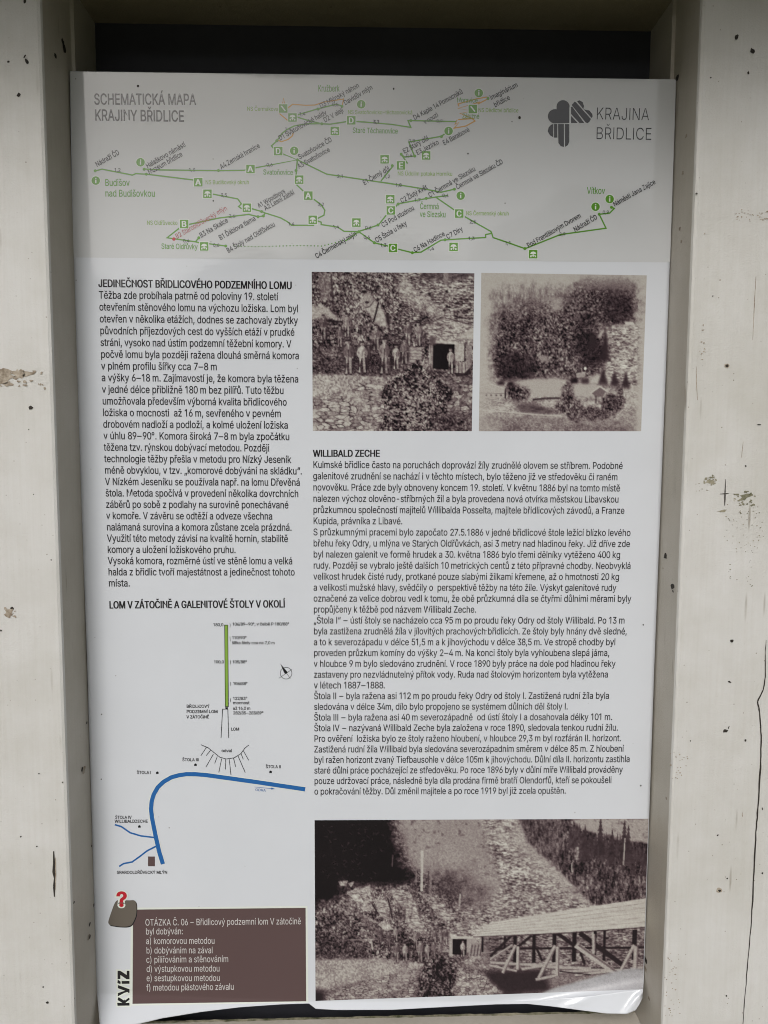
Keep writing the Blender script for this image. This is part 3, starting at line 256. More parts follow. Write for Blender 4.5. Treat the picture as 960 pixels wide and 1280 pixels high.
# ---- printed photographs: drawn with numpy, printed on the sheet as a fine grid of ink colours ----
def box_blur(a, r):
    for ax in (0, 1):
        n = 2*r+1
        p = np.concatenate([np.repeat(a.take([0], ax), r+1, ax), a, np.repeat(a.take([-1], ax), r, ax)], ax)
        c = np.cumsum(p, ax)
        L = a.shape[ax]
        a = (c.take(range(n, n+L), ax)-c.take(range(0, L), ax))/n
    return a

def vnoise(h, w, sx, sy, rs):
    gx, gy = int(w/sx)+3, int(h/sy)+3
    g = rs.rand(gy, gx)
    x = np.arange(w)/sx+rs.rand(); y = np.arange(h)/sy+rs.rand()
    xi, yi = x.astype(int), y.astype(int)
    fx, fy = x-xi, y-yi
    fx = fx*fx*(3-2*fx); fy = (fy*fy*(3-2*fy))[:, None]
    a = g[yi][:, xi]*(1-fx)+g[yi][:, xi+1]*fx
    b = g[yi+1][:, xi]*(1-fx)+g[yi+1][:, xi+1]*fx
    return a*(1-fy)+b*fy-0.5

class Pic:
    def __init__(s, w, h, x0, y0, k, seed):          # k: picture pixels per drawing unit
        s.w, s.h, s.x0, s.y0, s.k = w, h, x0, y0, k
        s.a = np.full((h, w), 0.5); s.grey = None
        s.rs = np.random.RandomState(seed)
        q = 3
        xs = (np.arange(w*q)+0.5)/q/k+x0; ys = (np.arange(h*q)+0.5)/q/k+y0
        s.q, s.X, s.Y = q, xs, ys
    def down(s, m, bx):
        q = s.q
        return m.reshape(m.shape[0]//q, q, m.shape[1]//q, q).mean((1, 3))
    def window(s, x0, x1, y0, y1):
        i0 = max(0, int((x0-s.x0)*s.k)-1); i1 = min(s.w, int((x1-s.x0)*s.k)+2)
        j0 = max(0, int((y0-s.y0)*s.k)-1); j1 = min(s.h, int((y1-s.y0)*s.k)+2)
        return i0, max(i1, i0), j0, max(j1, j0)
    def mask(s, pts, blur=0):
        full = np.zeros((s.h, s.w))
        px = [p[0] for p in pts]; py = [p[1] for p in pts]
        i0, i1, j0, j1 = s.window(min(px), max(px), min(py), max(py))
        if i1 > i0 and j1 > j0:
            X = s.X[i0*s.q:i1*s.q][None, :]; Y = s.Y[j0*s.q:j1*s.q][:, None]
            m = np.zeros((Y.shape[0], X.shape[1]), bool)
            for a in range(len(pts)):
                xa, ya = pts[a]; xb, yb = pts[a-1]
                if ya == yb: continue
                m ^= ((ya > Y) != (yb > Y)) & (X < (xb-xa)*(Y-ya)/(yb-ya)+xa)
            full[j0:j1, i0:i1] = s.down(m.astype(float), 0)
        for _ in range(2 if blur else 0): full = box_blur(full, blur)
        return full
    def put(s, m, val): s.a = s.a*(1-m)+val*m
    def poly(s, pts, val, blur=0, al=1.0): s.put(s.mask(pts, blur)*al, val)
    def line(s, pts, wd, val, al=1.0):
        for (xa, ya), (xb, yb) in zip(pts, pts[1:]):
            L = math.hypot(xb-xa, yb-ya) or 1; nx, ny = -(yb-ya)/L*wd/2, (xb-xa)/L*wd/2
            s.poly([(xa+nx, ya+ny), (xb+nx, yb+ny), (xb-nx, yb-ny), (xa-nx, ya-ny)], val, 0, al)
    def oval(s, x, y, rx, ry, val, blur=0, al=1.0):
        s.poly([(x+rx*math.cos(t*math.pi/8), y+ry*math.sin(t*math.pi/8)) for t in range(16)], val, blur, al)
    def n(s, sx, sy=None): return vnoise(s.h, s.w, sx, sy or sx, s.rs)
    def rag(s, m, f=5, k=1.1): return np.clip(m*1.5-.25+(k*s.n(f)+.5*k*s.n(2))*((m > .03) & (m < .97)), 0, 1)
    def leaves(s, mean, amp): return mean+amp*(s.n(1.25)*1.25+s.n(2.4)*0.75+s.n(5)*0.42+s.n(16)*0.55)
    def scree(s, mean, amp, slope=0.0):
        v = s.n(3.6, 1.35)*1.1+s.n(1.6, 1.1)*0.9+s.n(8, 2.6)*0.35+s.n(22)*0.4
        if slope:
            for j in range(s.h): v[j] = np.roll(v[j], int(j*slope))
        return mean+amp*v
    def firs(s, mean, amp): return mean+amp*(s.n(1.3, 3.2)*1.0+s.n(2.6, 7)*0.9+s.n(1.2)*0.7+s.n(14, 20)*0.7)
    def stones(s, cx, cy, mean, crack, seed_amp=0.14):
        X, Y = np.meshgrid(np.arange(s.w)/cx, np.arange(s.h)/cy)
        X = X+s.n(14)*0.8; Y = Y+s.n(14)*0.9
        gx, gy = int(s.w/cx)+4, int(s.h/cy)+4
        jx, jy, jv = s.rs.rand(gy, gx), s.rs.rand(gy, gx), s.rs.rand(gy, gx)
        d1 = np.full(X.shape, 9.0); d2 = d1.copy(); v = np.zeros(X.shape)
        xi, yi = np.floor(X).astype(int), np.floor(Y).astype(int)
        for oy in (-1, 0, 1):
            for ox in (-1, 0, 1):
                a, b = np.clip(xi+ox, 0, gx-1), np.clip(yi+oy, 0, gy-1)
                d = np.hypot(X-(xi+ox+jx[b, a]), Y-(yi+oy+jy[b, a]))
                nw = d < d1
                d2 = np.where(nw, d1, np.minimum(d2, d)); v = np.where(nw, jv[b, a], v); d1 = np.minimum(d1, d)
        e = np.clip((d2-d1)/0.26, 0, 1)**0.6; e = 1-(1-e)*np.clip(0.75+1.6*s.n(7), 0.15, 1)
        return crack+(mean+(v-0.5)*seed_amp*2-crack)*e+0.16*s.n(1.4)+0.10*s.n(9)
    def man(s, x, y0, y1, coat, legs, wide=1.0):
        coat, legs = min(coat+.04, .72), min(legs+.07, .74)
        h = y1-y0; r = h*0.058; w = h*0.105*wide; ls, lt = s.rs.uniform(-.25, .25), s.rs.uniform(-.12, .12); x0 = x+lt*w
        s.oval(x+w*.3, y0+h*0.56, w*1.7, h*0.48, 0.16, 1, 0.62)
        hip, sh, neck = y0+h*0.52, y0+h*0.20, y0+h*0.155
        for sg in (-1, 1):
            f = x+sg*w*(.55+abs(ls)); s.poly([(x+sg*w*.05, hip-h*.04), (x+sg*w*.8, hip-h*.04), (f+w*.28, y1-h*.02), (f-w*.28, y1-h*.02)], legs*(1.0 if sg < 0 else .86)); s.oval(f+sg*w*.12, y1, w*.38, h*.018, .14)
        s.poly([(x-w*.9, sh+h*.015), (x0-w*.4, neck), (x0+w*.4, neck), (x+w*.9, sh+h*.015), (x+w*.82, hip), (x-w*.82, hip)], coat)
        s.poly([(x+w*.25, sh), (x+w*.9, sh+h*.02), (x+w*.82, hip), (x+w*.35, hip)], coat*.72, 0, .8)
        for sg in (-1, 1):
            e = (x+sg*w*(1.2+.3*s.rs.rand()), sh+h*.17); hd = (x+sg*w*(.75+.45*s.rs.rand()), hip+h*.02*s.rs.randn())
            s.line([(x+sg*w*.85, sh+h*.02), e, hd], h*.055, coat*(.92 if sg < 0 else .7)); s.oval(hd[0], hd[1], h*.022, h*.026, .62)
        s.poly([(x-w*.18, neck), (x+w*.18, neck), (x, sh+h*.1)], .72, 0, .8); s.line([(x, sh+h*.1), (x+w*.05, hip)], h*.02, coat*.45)
        s.oval(x0, y0+h*.095, r, r*1.3, 0.66); s.oval(x0+r*.45, y0+h*.10, r*.5, r, 0.42, 0, .7); s.line([(x0-r*.7, y0+h*.125), (x0+r*.7, y0+h*.125)], h*.02, .34, .8)
        s.poly([(x0-r*1.75, y0+h*.068), (x0+r*1.75, y0+h*.06), (x0+r*1.1, y0+h*.045), (x0+r*.9, y0), (x0-r*.9, y0+h*.004), (x0-r*1.1, y0+h*.05)], 0.17)
    def ink(s, lo=0.0, grain=0.035):
        a = s.a; P = np.pad(a, 1, mode='edge'); sm = (P[1:-1, 1:-1]*4+2*(P[:-2, 1:-1]+P[2:, 1:-1]+P[1:-1, :-2]+P[1:-1, 2:])+P[:-2, :-2]+P[2:, 2:]+P[:-2, 2:]+P[2:, :-2])/16
        a = a*.75+sm*.25; a = np.clip((a-.07)*1.12, 0, 1); a = np.clip(a+grain*(s.rs.rand(s.h, s.w)-0.5)*2*np.clip(a*2.2, .3, 1), 0, 1)
        keys = [0.0, 0.18, 0.42, 0.66, 1.0]
        cols = np.array([(24, 20, 23), (58, 46, 50), (112, 99, 100), (165, 160, 154), (210, 210, 203)])/255.0
        c = np.stack([np.interp(a, keys, cols[:, c]) for c in range(3)], -1); g = s.grey[:, :, None]*.8 if s.grey is not None else 0
        return c*(1-g)+c.mean(-1, keepdims=True)*np.array([.99, .99, 1.02])*g

def picture_miners():
    p = Pic(204, 200, 42, 42, 204/888.0, 5)
    p.a = p.leaves(0.36, 0.50)
    m = p.mask([(500, 42), (930, 42), (930, 430), (640, 340), (760, 290), (620, 250), (520, 150)], 3); p.put(m, p.scree(0.52, 0.5))
    p.poly([(640, 42), (930, 42), (930, 60), (800, 90), (660, 80)], 0.26, 2, .7); p.poly([(760, 42), (785, 42), (785, 110), (762, 105)], 0.5)
    m = p.mask([(505, 110), (560, 90), (640, 170), (720, 215), (750, 265), (700, 275), (600, 235), (540, 190)], 2); p.put(m, p.leaves(0.62, 0.3))
    p.poly([(85, 55), (135, 50), (160, 120), (140, 195), (95, 205), (80, 120)], 0.55, 2, .7); p.line([(150, 60), (160, 240)], 12, .18, .7); p.line([(112, 80), (120, 150)], 5, .4)
    p.poly([(42, 240), (95, 222), (130, 238), (208, 312), (120, 292), (70, 300), (42, 300)], 0.70, 1, .8)
    p.line([(110, 310), (215, 316)], 9, .12)
    p.poly([(310, 200), (345, 150), (375, 165), (372, 210), (330, 255)], 0.62, 1, .75)
    p.poly([(325, 240), (385, 192), (412, 215), (440, 262), (462, 330), (420, 340), (380, 315), (350, 260)], 0.70, 1, .85)
    p.line([(408, 208), (396, 255), (380, 318)], 9, .12); p.line([(325, 240), (360, 232), (385, 195)], 5, .3); p.oval(330, 150, 14, 8, .12); p.oval(345, 208, 12, 7, .2)
    p.poly([(440, 250), (470, 280), (470, 350), (455, 330)], .16, 1)
    m = p.mask([(640, 345), (760, 290), (930, 335), (930, 445), (730, 432), (690, 395)], 1); p.put(m, p.scree(0.60, 0.36))
    p.line([(620, 335), (690, 318), (760, 288), (930, 330)], 6, .22, .7); p.line([(650, 355), (730, 352), (800, 372), (925, 380)], 4, .3, .7)
    p.poly([(860, 380), (930, 345), (930, 405), (850, 400)], .7, 1)
    m = p.mask([(42, 470), (560, 440), (580, 600), (42, 620)], 5); p.put(m*.8, p.leaves(0.27, 0.42))
    m = p.mask([(42, 602), (200, 600), (440, 618), (440, 650), (300, 650), (250, 730), (42, 730)], 1); p.put(m, 0.60+0.35*p.n(1.6)+.12*p.n(8))
    m = p.mask([(42, 725), (240, 715), (310, 640), (440, 625), (440, 915), (42, 915)], 1); p.put(m, p.stones(11, 4.2, 0.62, 0.12, 0.12))
    m = p.mask([(720, 605), (930, 605), (930, 915), (760, 915)], 3); p.put(m, p.stones(9, 5, 0.5, 0.16, .16))
    p.poly([(574, 452), (646, 452), (646, 545), (574, 545)], .62); 
    for k in range(5): p.line([(574, 468+k*17), (646, 470+k*17)], 3, .25, .7)
    # the adit and its timber
    p.poly([(706, 428), (826, 432), (820, 575), (704, 568)], 0.03)
    p.poly([(684, 440), (706, 440), (706, 575), (688, 590)], .62); p.line([(695, 440), (697, 580)], 3, .25)
    p.poly([(714, 414), (835, 418), (835, 434), (714, 430)], .72)
    p.poly([(826, 432), (880, 430), (880, 525), (828, 527)], .66); p.line([(882, 430), (882, 540)], 6, .18)
    p.poly([(890, 440), (922, 440), (918, 590), (890, 570)], .52); p.poly([(830, 532), (890, 530), (905, 560), (880, 605), (835, 600)], .6)
    for k in range(3): p.line([(848+k*20, 534), (850+k*18, 600)], 4, .28)
    p.poly([(826, 590), (880, 592), (915, 560), (918, 600), (840, 612)], .1, 0, .8)
    p.poly([(690, 390), (722, 392), (722, 440), (690, 440)], .34, 1)
    for x, a, b, c, l, w in [(105, 275, 415, .36, .55, 1), (195, 335, 455, .4, .58, .9), (235, 268, 400, .58, .6, 1), (395, 328, 472, .52, .58, .95), (568, 305, 445, .42, .68, 1), (625, 312, 445, .55, .68, 1),
                          (655, 360, 450, .3, .5, .8), (243, 410, 602, .40, .60, 1), (352, 440, 520, .35, .4, .8), (318, 420, 595, .66, .62, 1.05), (440, 400, 600, .5, .6, .95), (465, 500, 600, .3, .4, .6), (505, 436, 575, .64, .66, 1), (550, 405, 545, .45, .5, 1.1), (805, 452, 598, .70, .68, .85)]:
        p.man(x, a, b, c, l, w)
    m = p.mask([(450, 640), (520, 590), (560, 555), (620, 530), (690, 560), (760, 640), (830, 690), (790, 760), (780, 915), (380, 915), (430, 860), (415, 720)], 3)
    p.put(p.rag(m), p.leaves(0.25, 0.62))
    for _ in range(420):
        x, y = p.rs.normal(610, 110), p.rs.normal(770, 80)
        if y > 570: p.oval(x, y, 4+4*p.rs.rand(), 4, .5+.25*p.rs.rand(), 0, .8)
    m = p.mask([(720, 810), (930, 840), (930, 915), (720, 915)], 4); p.put(m*.9, p.leaves(0.28, 0.4))
    p.a = p.a+np.clip(p.a*1.8, .3, 1)*(.17*p.n(1.3)+.13*p.n(2.6))
    return p

def picture_quarry():
    p = Pic(206, 198, 45, 45, 206/868.0, 9)
    Y = np.linspace(0, 1, p.h)[:, None]; X = np.linspace(0, 1, p.w)[None, :]
    p.a = 0.70+0.03*p.n(30)+0*X*Y
    m = p.mask([(100, 130), (200, 85), (330, 90), (430, 120), (545, 80), (600, 45), (700, 60), (820, 50), (880, 90), (880, 320), (700, 320), (520, 340), (100, 330)], 7); p.put(p.rag(m)*.8, p.firs(0.50, 0.26))
    for k in range(26): x = 130+k*14+8*p.rs.rand(); p.line([(x, 110+40*p.rs.rand()), (x+3, 280)], 4, .6 if k % 2 else .42, .5)
    m = p.mask([(95, 250), (230, 190), (420, 200), (540, 110), (600, 60), (860, 70), (860, 310), (720, 330), (715, 560), (560, 610), (180, 625), (95, 590)], 7); p.put(p.rag(m, 7, .7)*.85, p.leaves(0.37, 0.36))
    m = p.mask([(690, 330), (890, 305), (890, 640), (700, 600)], 3); p.put(m*.9, p.scree(.58, .42))
    m = p.mask([(540, 90), (580, 60), (640, 75), (700, 90), (760, 75), (830, 70), (850, 150), (830, 300), (700, 315), (560, 330), (480, 260)], 4); p.put(p.rag(m), p.leaves(0.28, 0.40))
    m = p.mask([(690, 110), (760, 90), (830, 110), (840, 260), (760, 310), (690, 260)], 5); p.put(p.rag(m)*.6, p.leaves(0.18, 0.2))
    for k in range(22):
        x = 560+k*13; t = 48+34*p.rs.rand(); p.poly([(x-8, t+55), (x, t), (x+8, t+55)], .36, 1, .8)
    p.poly([(415, 180), (470, 165), (470, 240), (425, 250)], .66, 2, .7)
    m = p.mask([(110, 400), (180, 290), (330, 280), (480, 250), (540, 300), (700, 330), (715, 480), (700, 560), (560, 600), (340, 600), (180, 620), (120, 560)], 6); p.put(p.rag(m), p.leaves(0.29, 0.46))
    m = p.mask([(130, 560), (150, 470), (260, 460), (330, 490), (340, 560), (300, 610), (180, 615)], 5); p.put(p.rag(m)*.9, p.leaves(0.14, 0.22))
    m = p.mask([(560, 360), (640, 340), (700, 430), (700, 540), (590, 530), (540, 440)], 5); p.put(p.rag(m)*.9, p.leaves(0.15, 0.22))
    p.poly([(345, 475), (405, 478), (410, 515), (370, 512)], .58, 1, .9)
    m = p.mask([(735, 315), (885, 310), (880, 640), (790, 640), (715, 560), (710, 430)], 1); p.put(m, p.scree(.58, .42))
    p.line([(560, 336), (690, 328), (890, 314)], 3.5, .60, .6); p.poly([(805, 296), (850, 296), (855, 312), (808, 312)], .78)
    p.poly([(662, 380), (690, 330), (695, 345), (680, 385)], .7, 1)
    for x, t, b, w in [(705, 320, 500, 26), (700, 540, 650, 34), (760, 545, 660, 30), (820, 550, 660, 26), (640, 345, 440, 30)]:
        p.poly([(x, t), (x+w, b), (x-w, b)], .18, 1, .92)
    # ground, sheds and water
    m = p.mask([(45, 640), (200, 610), (460, 600), (700, 630), (885, 660), (885, 880), (45, 880)], 2); p.put(m, 0.62+.30*p.n(1.6, 1.2)+.2*p.n(10, 4))
    p.poly([(185, 630), (330, 605), (480, 602), (480, 690), (330, 695), (310, 640)], .66, 1)
    p.poly([(42, 645), (110, 632), (184, 650), (182, 700), (42, 702)], .66); p.line([(42, 645), (112, 632), (186, 652)], 4, .75); p.line([(42, 676), (180, 680)], 4, .5); p.line([(186, 650), (184, 705)], 7, .15)
    for k in range(4): p.poly([(80+k*26, 684), (88+k*26, 684), (88+k*26, 694), (80+k*26, 694)], .3)
    m = p.mask([(190, 640), (240, 630), (310, 660), (310, 700), (240, 725), (200, 700)], 2); p.put(m, p.leaves(.2, .5))
    p.oval(210, 628, 18, 12, .12, 1); p.oval(160, 625, 22, 10, .15, 1)
    m = p.mask([(230, 740), (330, 730), (470, 770), (420, 785), (270, 780)], 2); p.put(m*.85, .26+.2*p.n(6, 1.5))
    p.line([(330, 712), (400, 704), (480, 702)], 10, .15, .8)
    p.line([(42, 764), (180, 775), (350, 790), (480, 796)], 6, .78)
    p.poly([(520, 632), (660, 628), (720, 660), (700, 690), (560, 690)], .66, 0); p.poly([(640, 672), (685, 640), (720, 664), (700, 696), (660, 694)], .42); p.line([(636, 676), (685, 640), (722, 666)], 6, .78)
    p.line([(665, 690), (665, 730)], 5, .15); p.poly([(520, 605), (560, 590), (570, 622), (530, 625)], .1, 1); p.poly([(580, 600), (625, 595), (625, 625), (590, 625)], .25, 1); p.poly([(555, 570), (610, 560), (600, 590), (560, 595)], .7, 0, .8)
    p.oval(604, 545, 7, 8, .95)
    for cx, cy, rx, ry in [(515, 700, 38, 90), (560, 770, 52, 60), (640, 780, 50, 40), (750, 740, 60, 55), (690, 790, 60, 30), (480, 755, 25, 35), (790, 690, 22, 60)]:
        m = p.mask([(cx+rx*math.cos(t*.52), cy+ry*math.sin(t*.52)) for t in range(12)], 2); p.put(p.rag(m)*.92, p.leaves(0.30, 0.45))
    p.poly([(42, 800), (885, 810), (885, 880), (42, 880)], .44, 6, .45)
    m = p.mask([(200, 800), (800, 820), (850, 880), (150, 880)], 6); p.put(m*.4, p.leaves(.36, .4))
    # the print fades out towards its left and lower edges
    f = np.clip((X+0.03)/0.16, 0, 1)*np.clip((1.12-X)/0.2, 0, 1); p.a = p.a*(0.25+0.75*f)+0.68*(0.75-0.75*f)
    f = np.clip(Y/0.14, 0, 1)+0*X; p.a = p.a*(.3+.7*f)+.70*(.7-.7*f)
    return p

def picture_bridge():
    # drawing units: original picture pixels, measured from its own top left corner
    W, H = 417, 228
    p = Pic(W, H, 0, 0, 1.0, 21)
    p.a = p.leaves(0.34, 0.5)
    m = p.mask([(85, -5), (270, -5), (330, 110), (230, 150), (190, 130), (120, 60)], 7); p.put(m, 0.54+.06*p.n(22)+.12*p.n(1.4))
    m = p.mask([(205, -8), (252, -8), (262, 20), (300, 64), (352, 114), (420, 140), (420, 165), (160, 170), (170, 140), (205, 122), (235, 90), (222, 50), (212, 20)], 5); p.put(m, p.scree(0.54, 0.42, 0.22))
    m = p.mask([(220, -5), (262, 10), (345, 108), (318, 112), (262, 60), (225, 20)], 6); p.put(m*.45, p.scree(.62, .3, .3))
    m = p.mask([(95, -5), (205, -5), (212, 40), (180, 62), (120, 40)], 9); p.put(m*.8, .57+.05*p.n(25)+.08*p.n(1.4))
    m = p.mask([(88, -5), (100, -5), (112, 30), (118, 60), (150, 76), (205, 112), (170, 124), (120, 98), (95, 60)], 6); p.put(m*.9, p.leaves(.36, .45))
    m = p.mask([(143, 62), (185, 70), (218, 92), (205, 112), (180, 112), (155, 96)], 8); p.put(m*.6*np.clip(.9+1.2*p.n(7), 0, 1.3), p.leaves(.20, .22))
    m = p.mask([(175, 114), (225, 108), (262, 92), (300, 98), (330, 140), (180, 160), (160, 140)], 4); p.put(m*.75, p.scree(0.53, 0.46, 0.22))
    # the wood on the far right
    m = p.mask([(252, -5), (318, -5), (345, 14), (372, 20), (390, 30), (422, 32), (422, 118), (350, 114), (303, 64), (268, 32)], 1); p.put(m, p.firs(0.29, 0.34))
    m = p.mask([(252, -5), (300, -5), (310, 40), (300, 58), (268, 30)], 5); p.put(m*.6, p.firs(.36, .3))
    p.poly([(318, -5), (422, -5), (422, 36), (405, 30), (385, 32), (370, 22), (345, 18), (330, 12)], .60, 1)
    for k in range(44):
        x = 318+k*2.4+2*p.rs.rand(); t = 2+k*.62+15*p.rs.rand(); hh = 22+12*p.rs.rand()
        for j in range(5): y = t+hh*j/5; r = .7+.75*j; p.poly([(x-r-p.rs.rand(), y+hh*.3), (x, y), (x+r+p.rs.rand(), y+hh*.3)], .20+.10*p.rs.rand(), 0, .85)
    for x, t in [(357, -2), (387, 1), (392, 8), (338, 6), (372, 12)]:
        for j in range(9): w_ = .8+j*.95+1.2*p.rs.rand(); p.poly([(x-w_, t+8+j*5.4), (x, t+j*5), (x+w_, t+8+j*5.2)], .17+.08*p.rs.rand(), 0, .85)
    for k in range(26):
        x = 275+140*p.rs.rand(); t = 25+60*p.rs.rand()
        if t < (x-262)*1.15-4: p.line([(x, t), (x, t+8+10*p.rs.rand())], .8, .42, .5)
    p.line([(388, 26), (387, 62)], 1.3, .70); p.line([(322, 58), (323, 70)], 1.3, .68)
    m = p.mask([(254, -4), (266, 30), (300, 64), (352, 114), (338, 114), (292, 70), (255, 36), (248, -4)], 1); p.put(m*.5, .64+.2*p.n(1.5))
    # the black wood and the rocks on the left
    m = p.mask([(-5, -5), (92, -5), (100, 30), (112, 60), (128, 82), (100, 95), (60, 88), (30, 100), (-5, 110)], 6); m = np.clip(m*1.5-.25+.9*p.n(5)*(m < .97)+.5*p.n(2)*(m < .97), 0, 1); p.put(m, 0.05+.05*p.n(5)+.08*p.n(1.6))
    for _ in range(70):
        x, y = 10+75*p.rs.rand(), 5+70*p.rs.rand(); p.line([(x, y), (x+5*p.rs.rand(), y-4+8*p.rs.rand())], .8, .34, .6)
    for k in range(34):
        x = -2+4*k; t = 88+8*p.rs.rand()-(12 if 30 < x < 70 else 0)-(x > 100)*12
    m = p.mask([(70, 85), (120, 80), (165, 105), (200, 130), (150, 150), (90, 140), (40, 110)], 4); p.put(m*.7, p.leaves(.46, .62))
    for pts, v in [([(40, 92), (55, 86), (70, 92), (74, 112), (66, 118), (50, 102)], .64), ([(30, 78), (42, 77), (40, 84), (32, 83)], .7), ([(42, 80), (50, 78), (46, 86)], .74),
                   ([(58, 88), (70, 82), (72, 92), (64, 96)], .6), ([(80, 104), (92, 108), (90, 126), (78, 118)], .62), ([(50, 125), (62, 120), (78, 130), (70, 134)], .62), ([(76, 130), (90, 129), (100, 140), (88, 141)], .78),
                   ([(115, 115), (124, 108), (130, 120), (136, 143), (126, 143), (114, 128)], .72), ([(143, 107), (158, 110), (178, 130), (160, 128)], .64), ([(128, 92), (146, 96), (156, 106), (140, 104)], .55), ([(100, 100), (116, 104), (112, 118), (100, 112)], .5)]:
        p.poly(pts, v, 0, .82)
    m = p.mask([(30, 75), (180, 100), (180, 145), (30, 140)], 4); p.put(m*.3, p.leaves(.4, .9))
    p.line([(124, 108), (120, 130)], 2, .15); p.line([(66, 96), (80, 120)], 2, .18); p.line([(92, 100), (98, 125)], 2, .18)
    m = p.mask([(-5, 112), (40, 100), (60, 128), (85, 150), (120, 165), (115, 180), (-5, 176)], 4); p.put(m*.85, p.leaves(.34, .55))
    m = p.mask([(-5, 148), (60, 150), (70, 175), (-5, 175)], 5); p.put(m*.6, p.leaves(.18, .5))
    p.line([(44, 152), (80, 152)], 1.6, .6, .8); p.line([(71, 152), (73, 165)], 2, .66)
    for pts in ([(42, 92), (58, 84), (74, 104), (64, 118)], [(76, 100), (92, 104), (96, 130), (82, 122)], [(112, 108), (126, 104), (138, 142), (120, 140)], [(140, 104), (160, 108), (184, 128), (160, 130)], [(96, 88), (120, 92), (126, 108), (104, 110)]):
        m = p.mask(pts, 1); p.put(p.rag(m, 3, .8)*.75, p.scree(.60, .40, .6))
    # the bare trunks
    for x, a, b, w, v in [(135, 40, 92, 3, .75), (128, 50, 84, 1.5, .5), (143, 66, 96, 2, .3), (146, 66, 96, 2.4, .5), (183, 96, 112, 2, .66), (98, 45, 60, 1.4, .4)]: p.line([(x, a), (x-.6, b)], w, v, .85)
    # terrace wall and ground
    m = p.mask([(-5, 176), (80, 176), (140, 184), (130, 196), (60, 206), (-5, 218)], 1); p.put(m, .58+.26*p.n(1.5)+.1*p.n(12))
    m = p.mask([(-5, 216), (60, 204), (130, 190), (140, 228), (-5, 228)], 1); p.put(m, p.stones(6.5, 2.8, 0.56, 0.16, .1))
    p.poly([(-5, 212), (14, 216), (12, 230), (-5, 230)], .14, 3)
    m = p.mask([(185, 172), (240, 165), (300, 175), (422, 180), (422, 230), (190, 230)], 2); p.put(m, p.stones(4.5, 2.6, 0.52, 0.2, .12))
    # adit, hut and miners
    m = p.mask([(165, 148), (205, 135), (240, 140), (222, 158), (170, 160)], 1); p.put(m, p.scree(.6, .4))
    p.poly([(174, 153), (192, 153), (191, 175), (173, 174)], .03); p.poly([(170, 153), (174, 153), (174, 177), (170, 178)], .62); p.poly([(172, 150), (205, 152), (205, 155), (172, 154)], .7)
    p.poly([(192, 154), (204, 154), (203, 172), (192, 172)], .6); p.poly([(198, 160), (212, 160), (210, 178), (194, 177)], .55)
    for k in range(4): p.line([(199+k*4, 162), (197+k*4, 177)], 1.1, .22)
    for x, a, b, c, l in [(82, 136, 157, .34, .5), (93, 142, 163, .36, .5), (102, 135, 157, .56, .6), (127, 143, 165, .5, .58), (151, 141, 160, .4, .7), (158, 140, 160, .5, .68), (165, 140, 162, .34, .66),
                          (103, 155, 183, .4, .56), (114, 157, 182, .62, .6), (133, 154, 183, .5, .58), (142, 158, 180, .6, .64), (150, 156, 176, .44, .5), (158, 158, 176, .5, .52), (187, 156, 178, .7, .66)]: p.man(x, a, b, c, l, .95)
    m = p.mask([(132, 200), (140, 182), (158, 172), (176, 178), (196, 200), (215, 230), (128, 230)], 3); p.put(p.rag(m), p.leaves(.24, .55))
    # the covered bridge
    p.poly([(212, 150), (422, 140), (422, 232), (300, 232), (212, 185)], .46, 3, .5); p.put(p.mask([(212, 152), (422, 142), (422, 205), (230, 200)], 2)*.8, p.scree(.42, .45))
    p.poly([(210, 196), (290, 196), (300, 226), (240, 228), (222, 214)], .16, 3, .95)
    p.put(p.mask([(180, 190), (206, 192), (240, 228), (176, 228)], 2), p.stones(5, 3.4, .55, .2))
    p.line([(228, 168), (417, 172)], 3, .14)
    for x, w in [(212, 2.4), (240, 2.4), (253, 4.4), (277, 4.5), (303, 5), (328, 5.5), (354, 4), (366, 3.5), (404, 6)]: p.line([(x, 148), (x, 188 if x > 240 else 172)], w, .11)
    for a, b, w in [((250, 150), (222, 178), 3.6), ((274, 152), (255, 168), 3.6), ((306, 150), (340, 176), 4.6), ((334, 150), (392, 196), 6), ((280, 168), (288, 186), 3), ((336, 176), (342, 192), 3)]: p.line([a, b], w, .14)
    for a, b, w in [((222, 186), (288, 192), 4), ((262, 196), (306, 190), 4), ((294, 194), (420, 204), 4.5), ((300, 202), (360, 200), 4), ((330, 206), (422, 198), 4), ((222, 190), (256, 198), 3), ((280, 210), (305, 206), 4)]: p.line([a, b], w, .62); p.line([(a[0], a[1]+w*.45), (b[0], b[1]+w*.45)], w*.3, .3, .8)
    for a, b in [((310, 200), (350, 206)), ((350, 197), (400, 199))]: p.line([a, b], 1.4, .12)
    for a, b, w in [((222, 182), (250, 164), 3), ((254, 164), (238, 200), 4), ((257, 166), (257, 196), 4), ((304, 166), (284, 208), 4.6), ((307, 168), (307, 206), 4.6), ((330, 166), (386, 208), 7.5), ((352, 152), (353, 178), 4), ((404, 168), (386, 206), 4.5), ((406, 170), (406, 202), 5.5)]: p.line([a, b], w, .64); p.line([(a[0]+w*.42, a[1]), (b[0]+w*.42, b[1])], w*.35, .36, .8)
    p.poly([(198, 152), (222, 134), (320, 120), (420, 106), (420, 144), (320, 149), (260, 151)], .76)
    for k in range(1, 6):
        t = k/6.0; p.line([(222-24*t, 134+18*t), (320, 120+29*t), (420, 106+38*t)], .8, .42, .8)
    p.line([(200, 152), (320, 150), (420, 145)], 1.4, .1, .8)
    p.put(p.mask([(198, 152), (222, 134), (320, 120), (420, 106), (420, 144), (320, 149), (260, 151)], 1)*.5, .72+.22*p.n(10, 1.3)+.10*p.n(1.3)); p.a = p.a+.08*p.n(1.5)*np.clip(p.a*2, 0, 1)
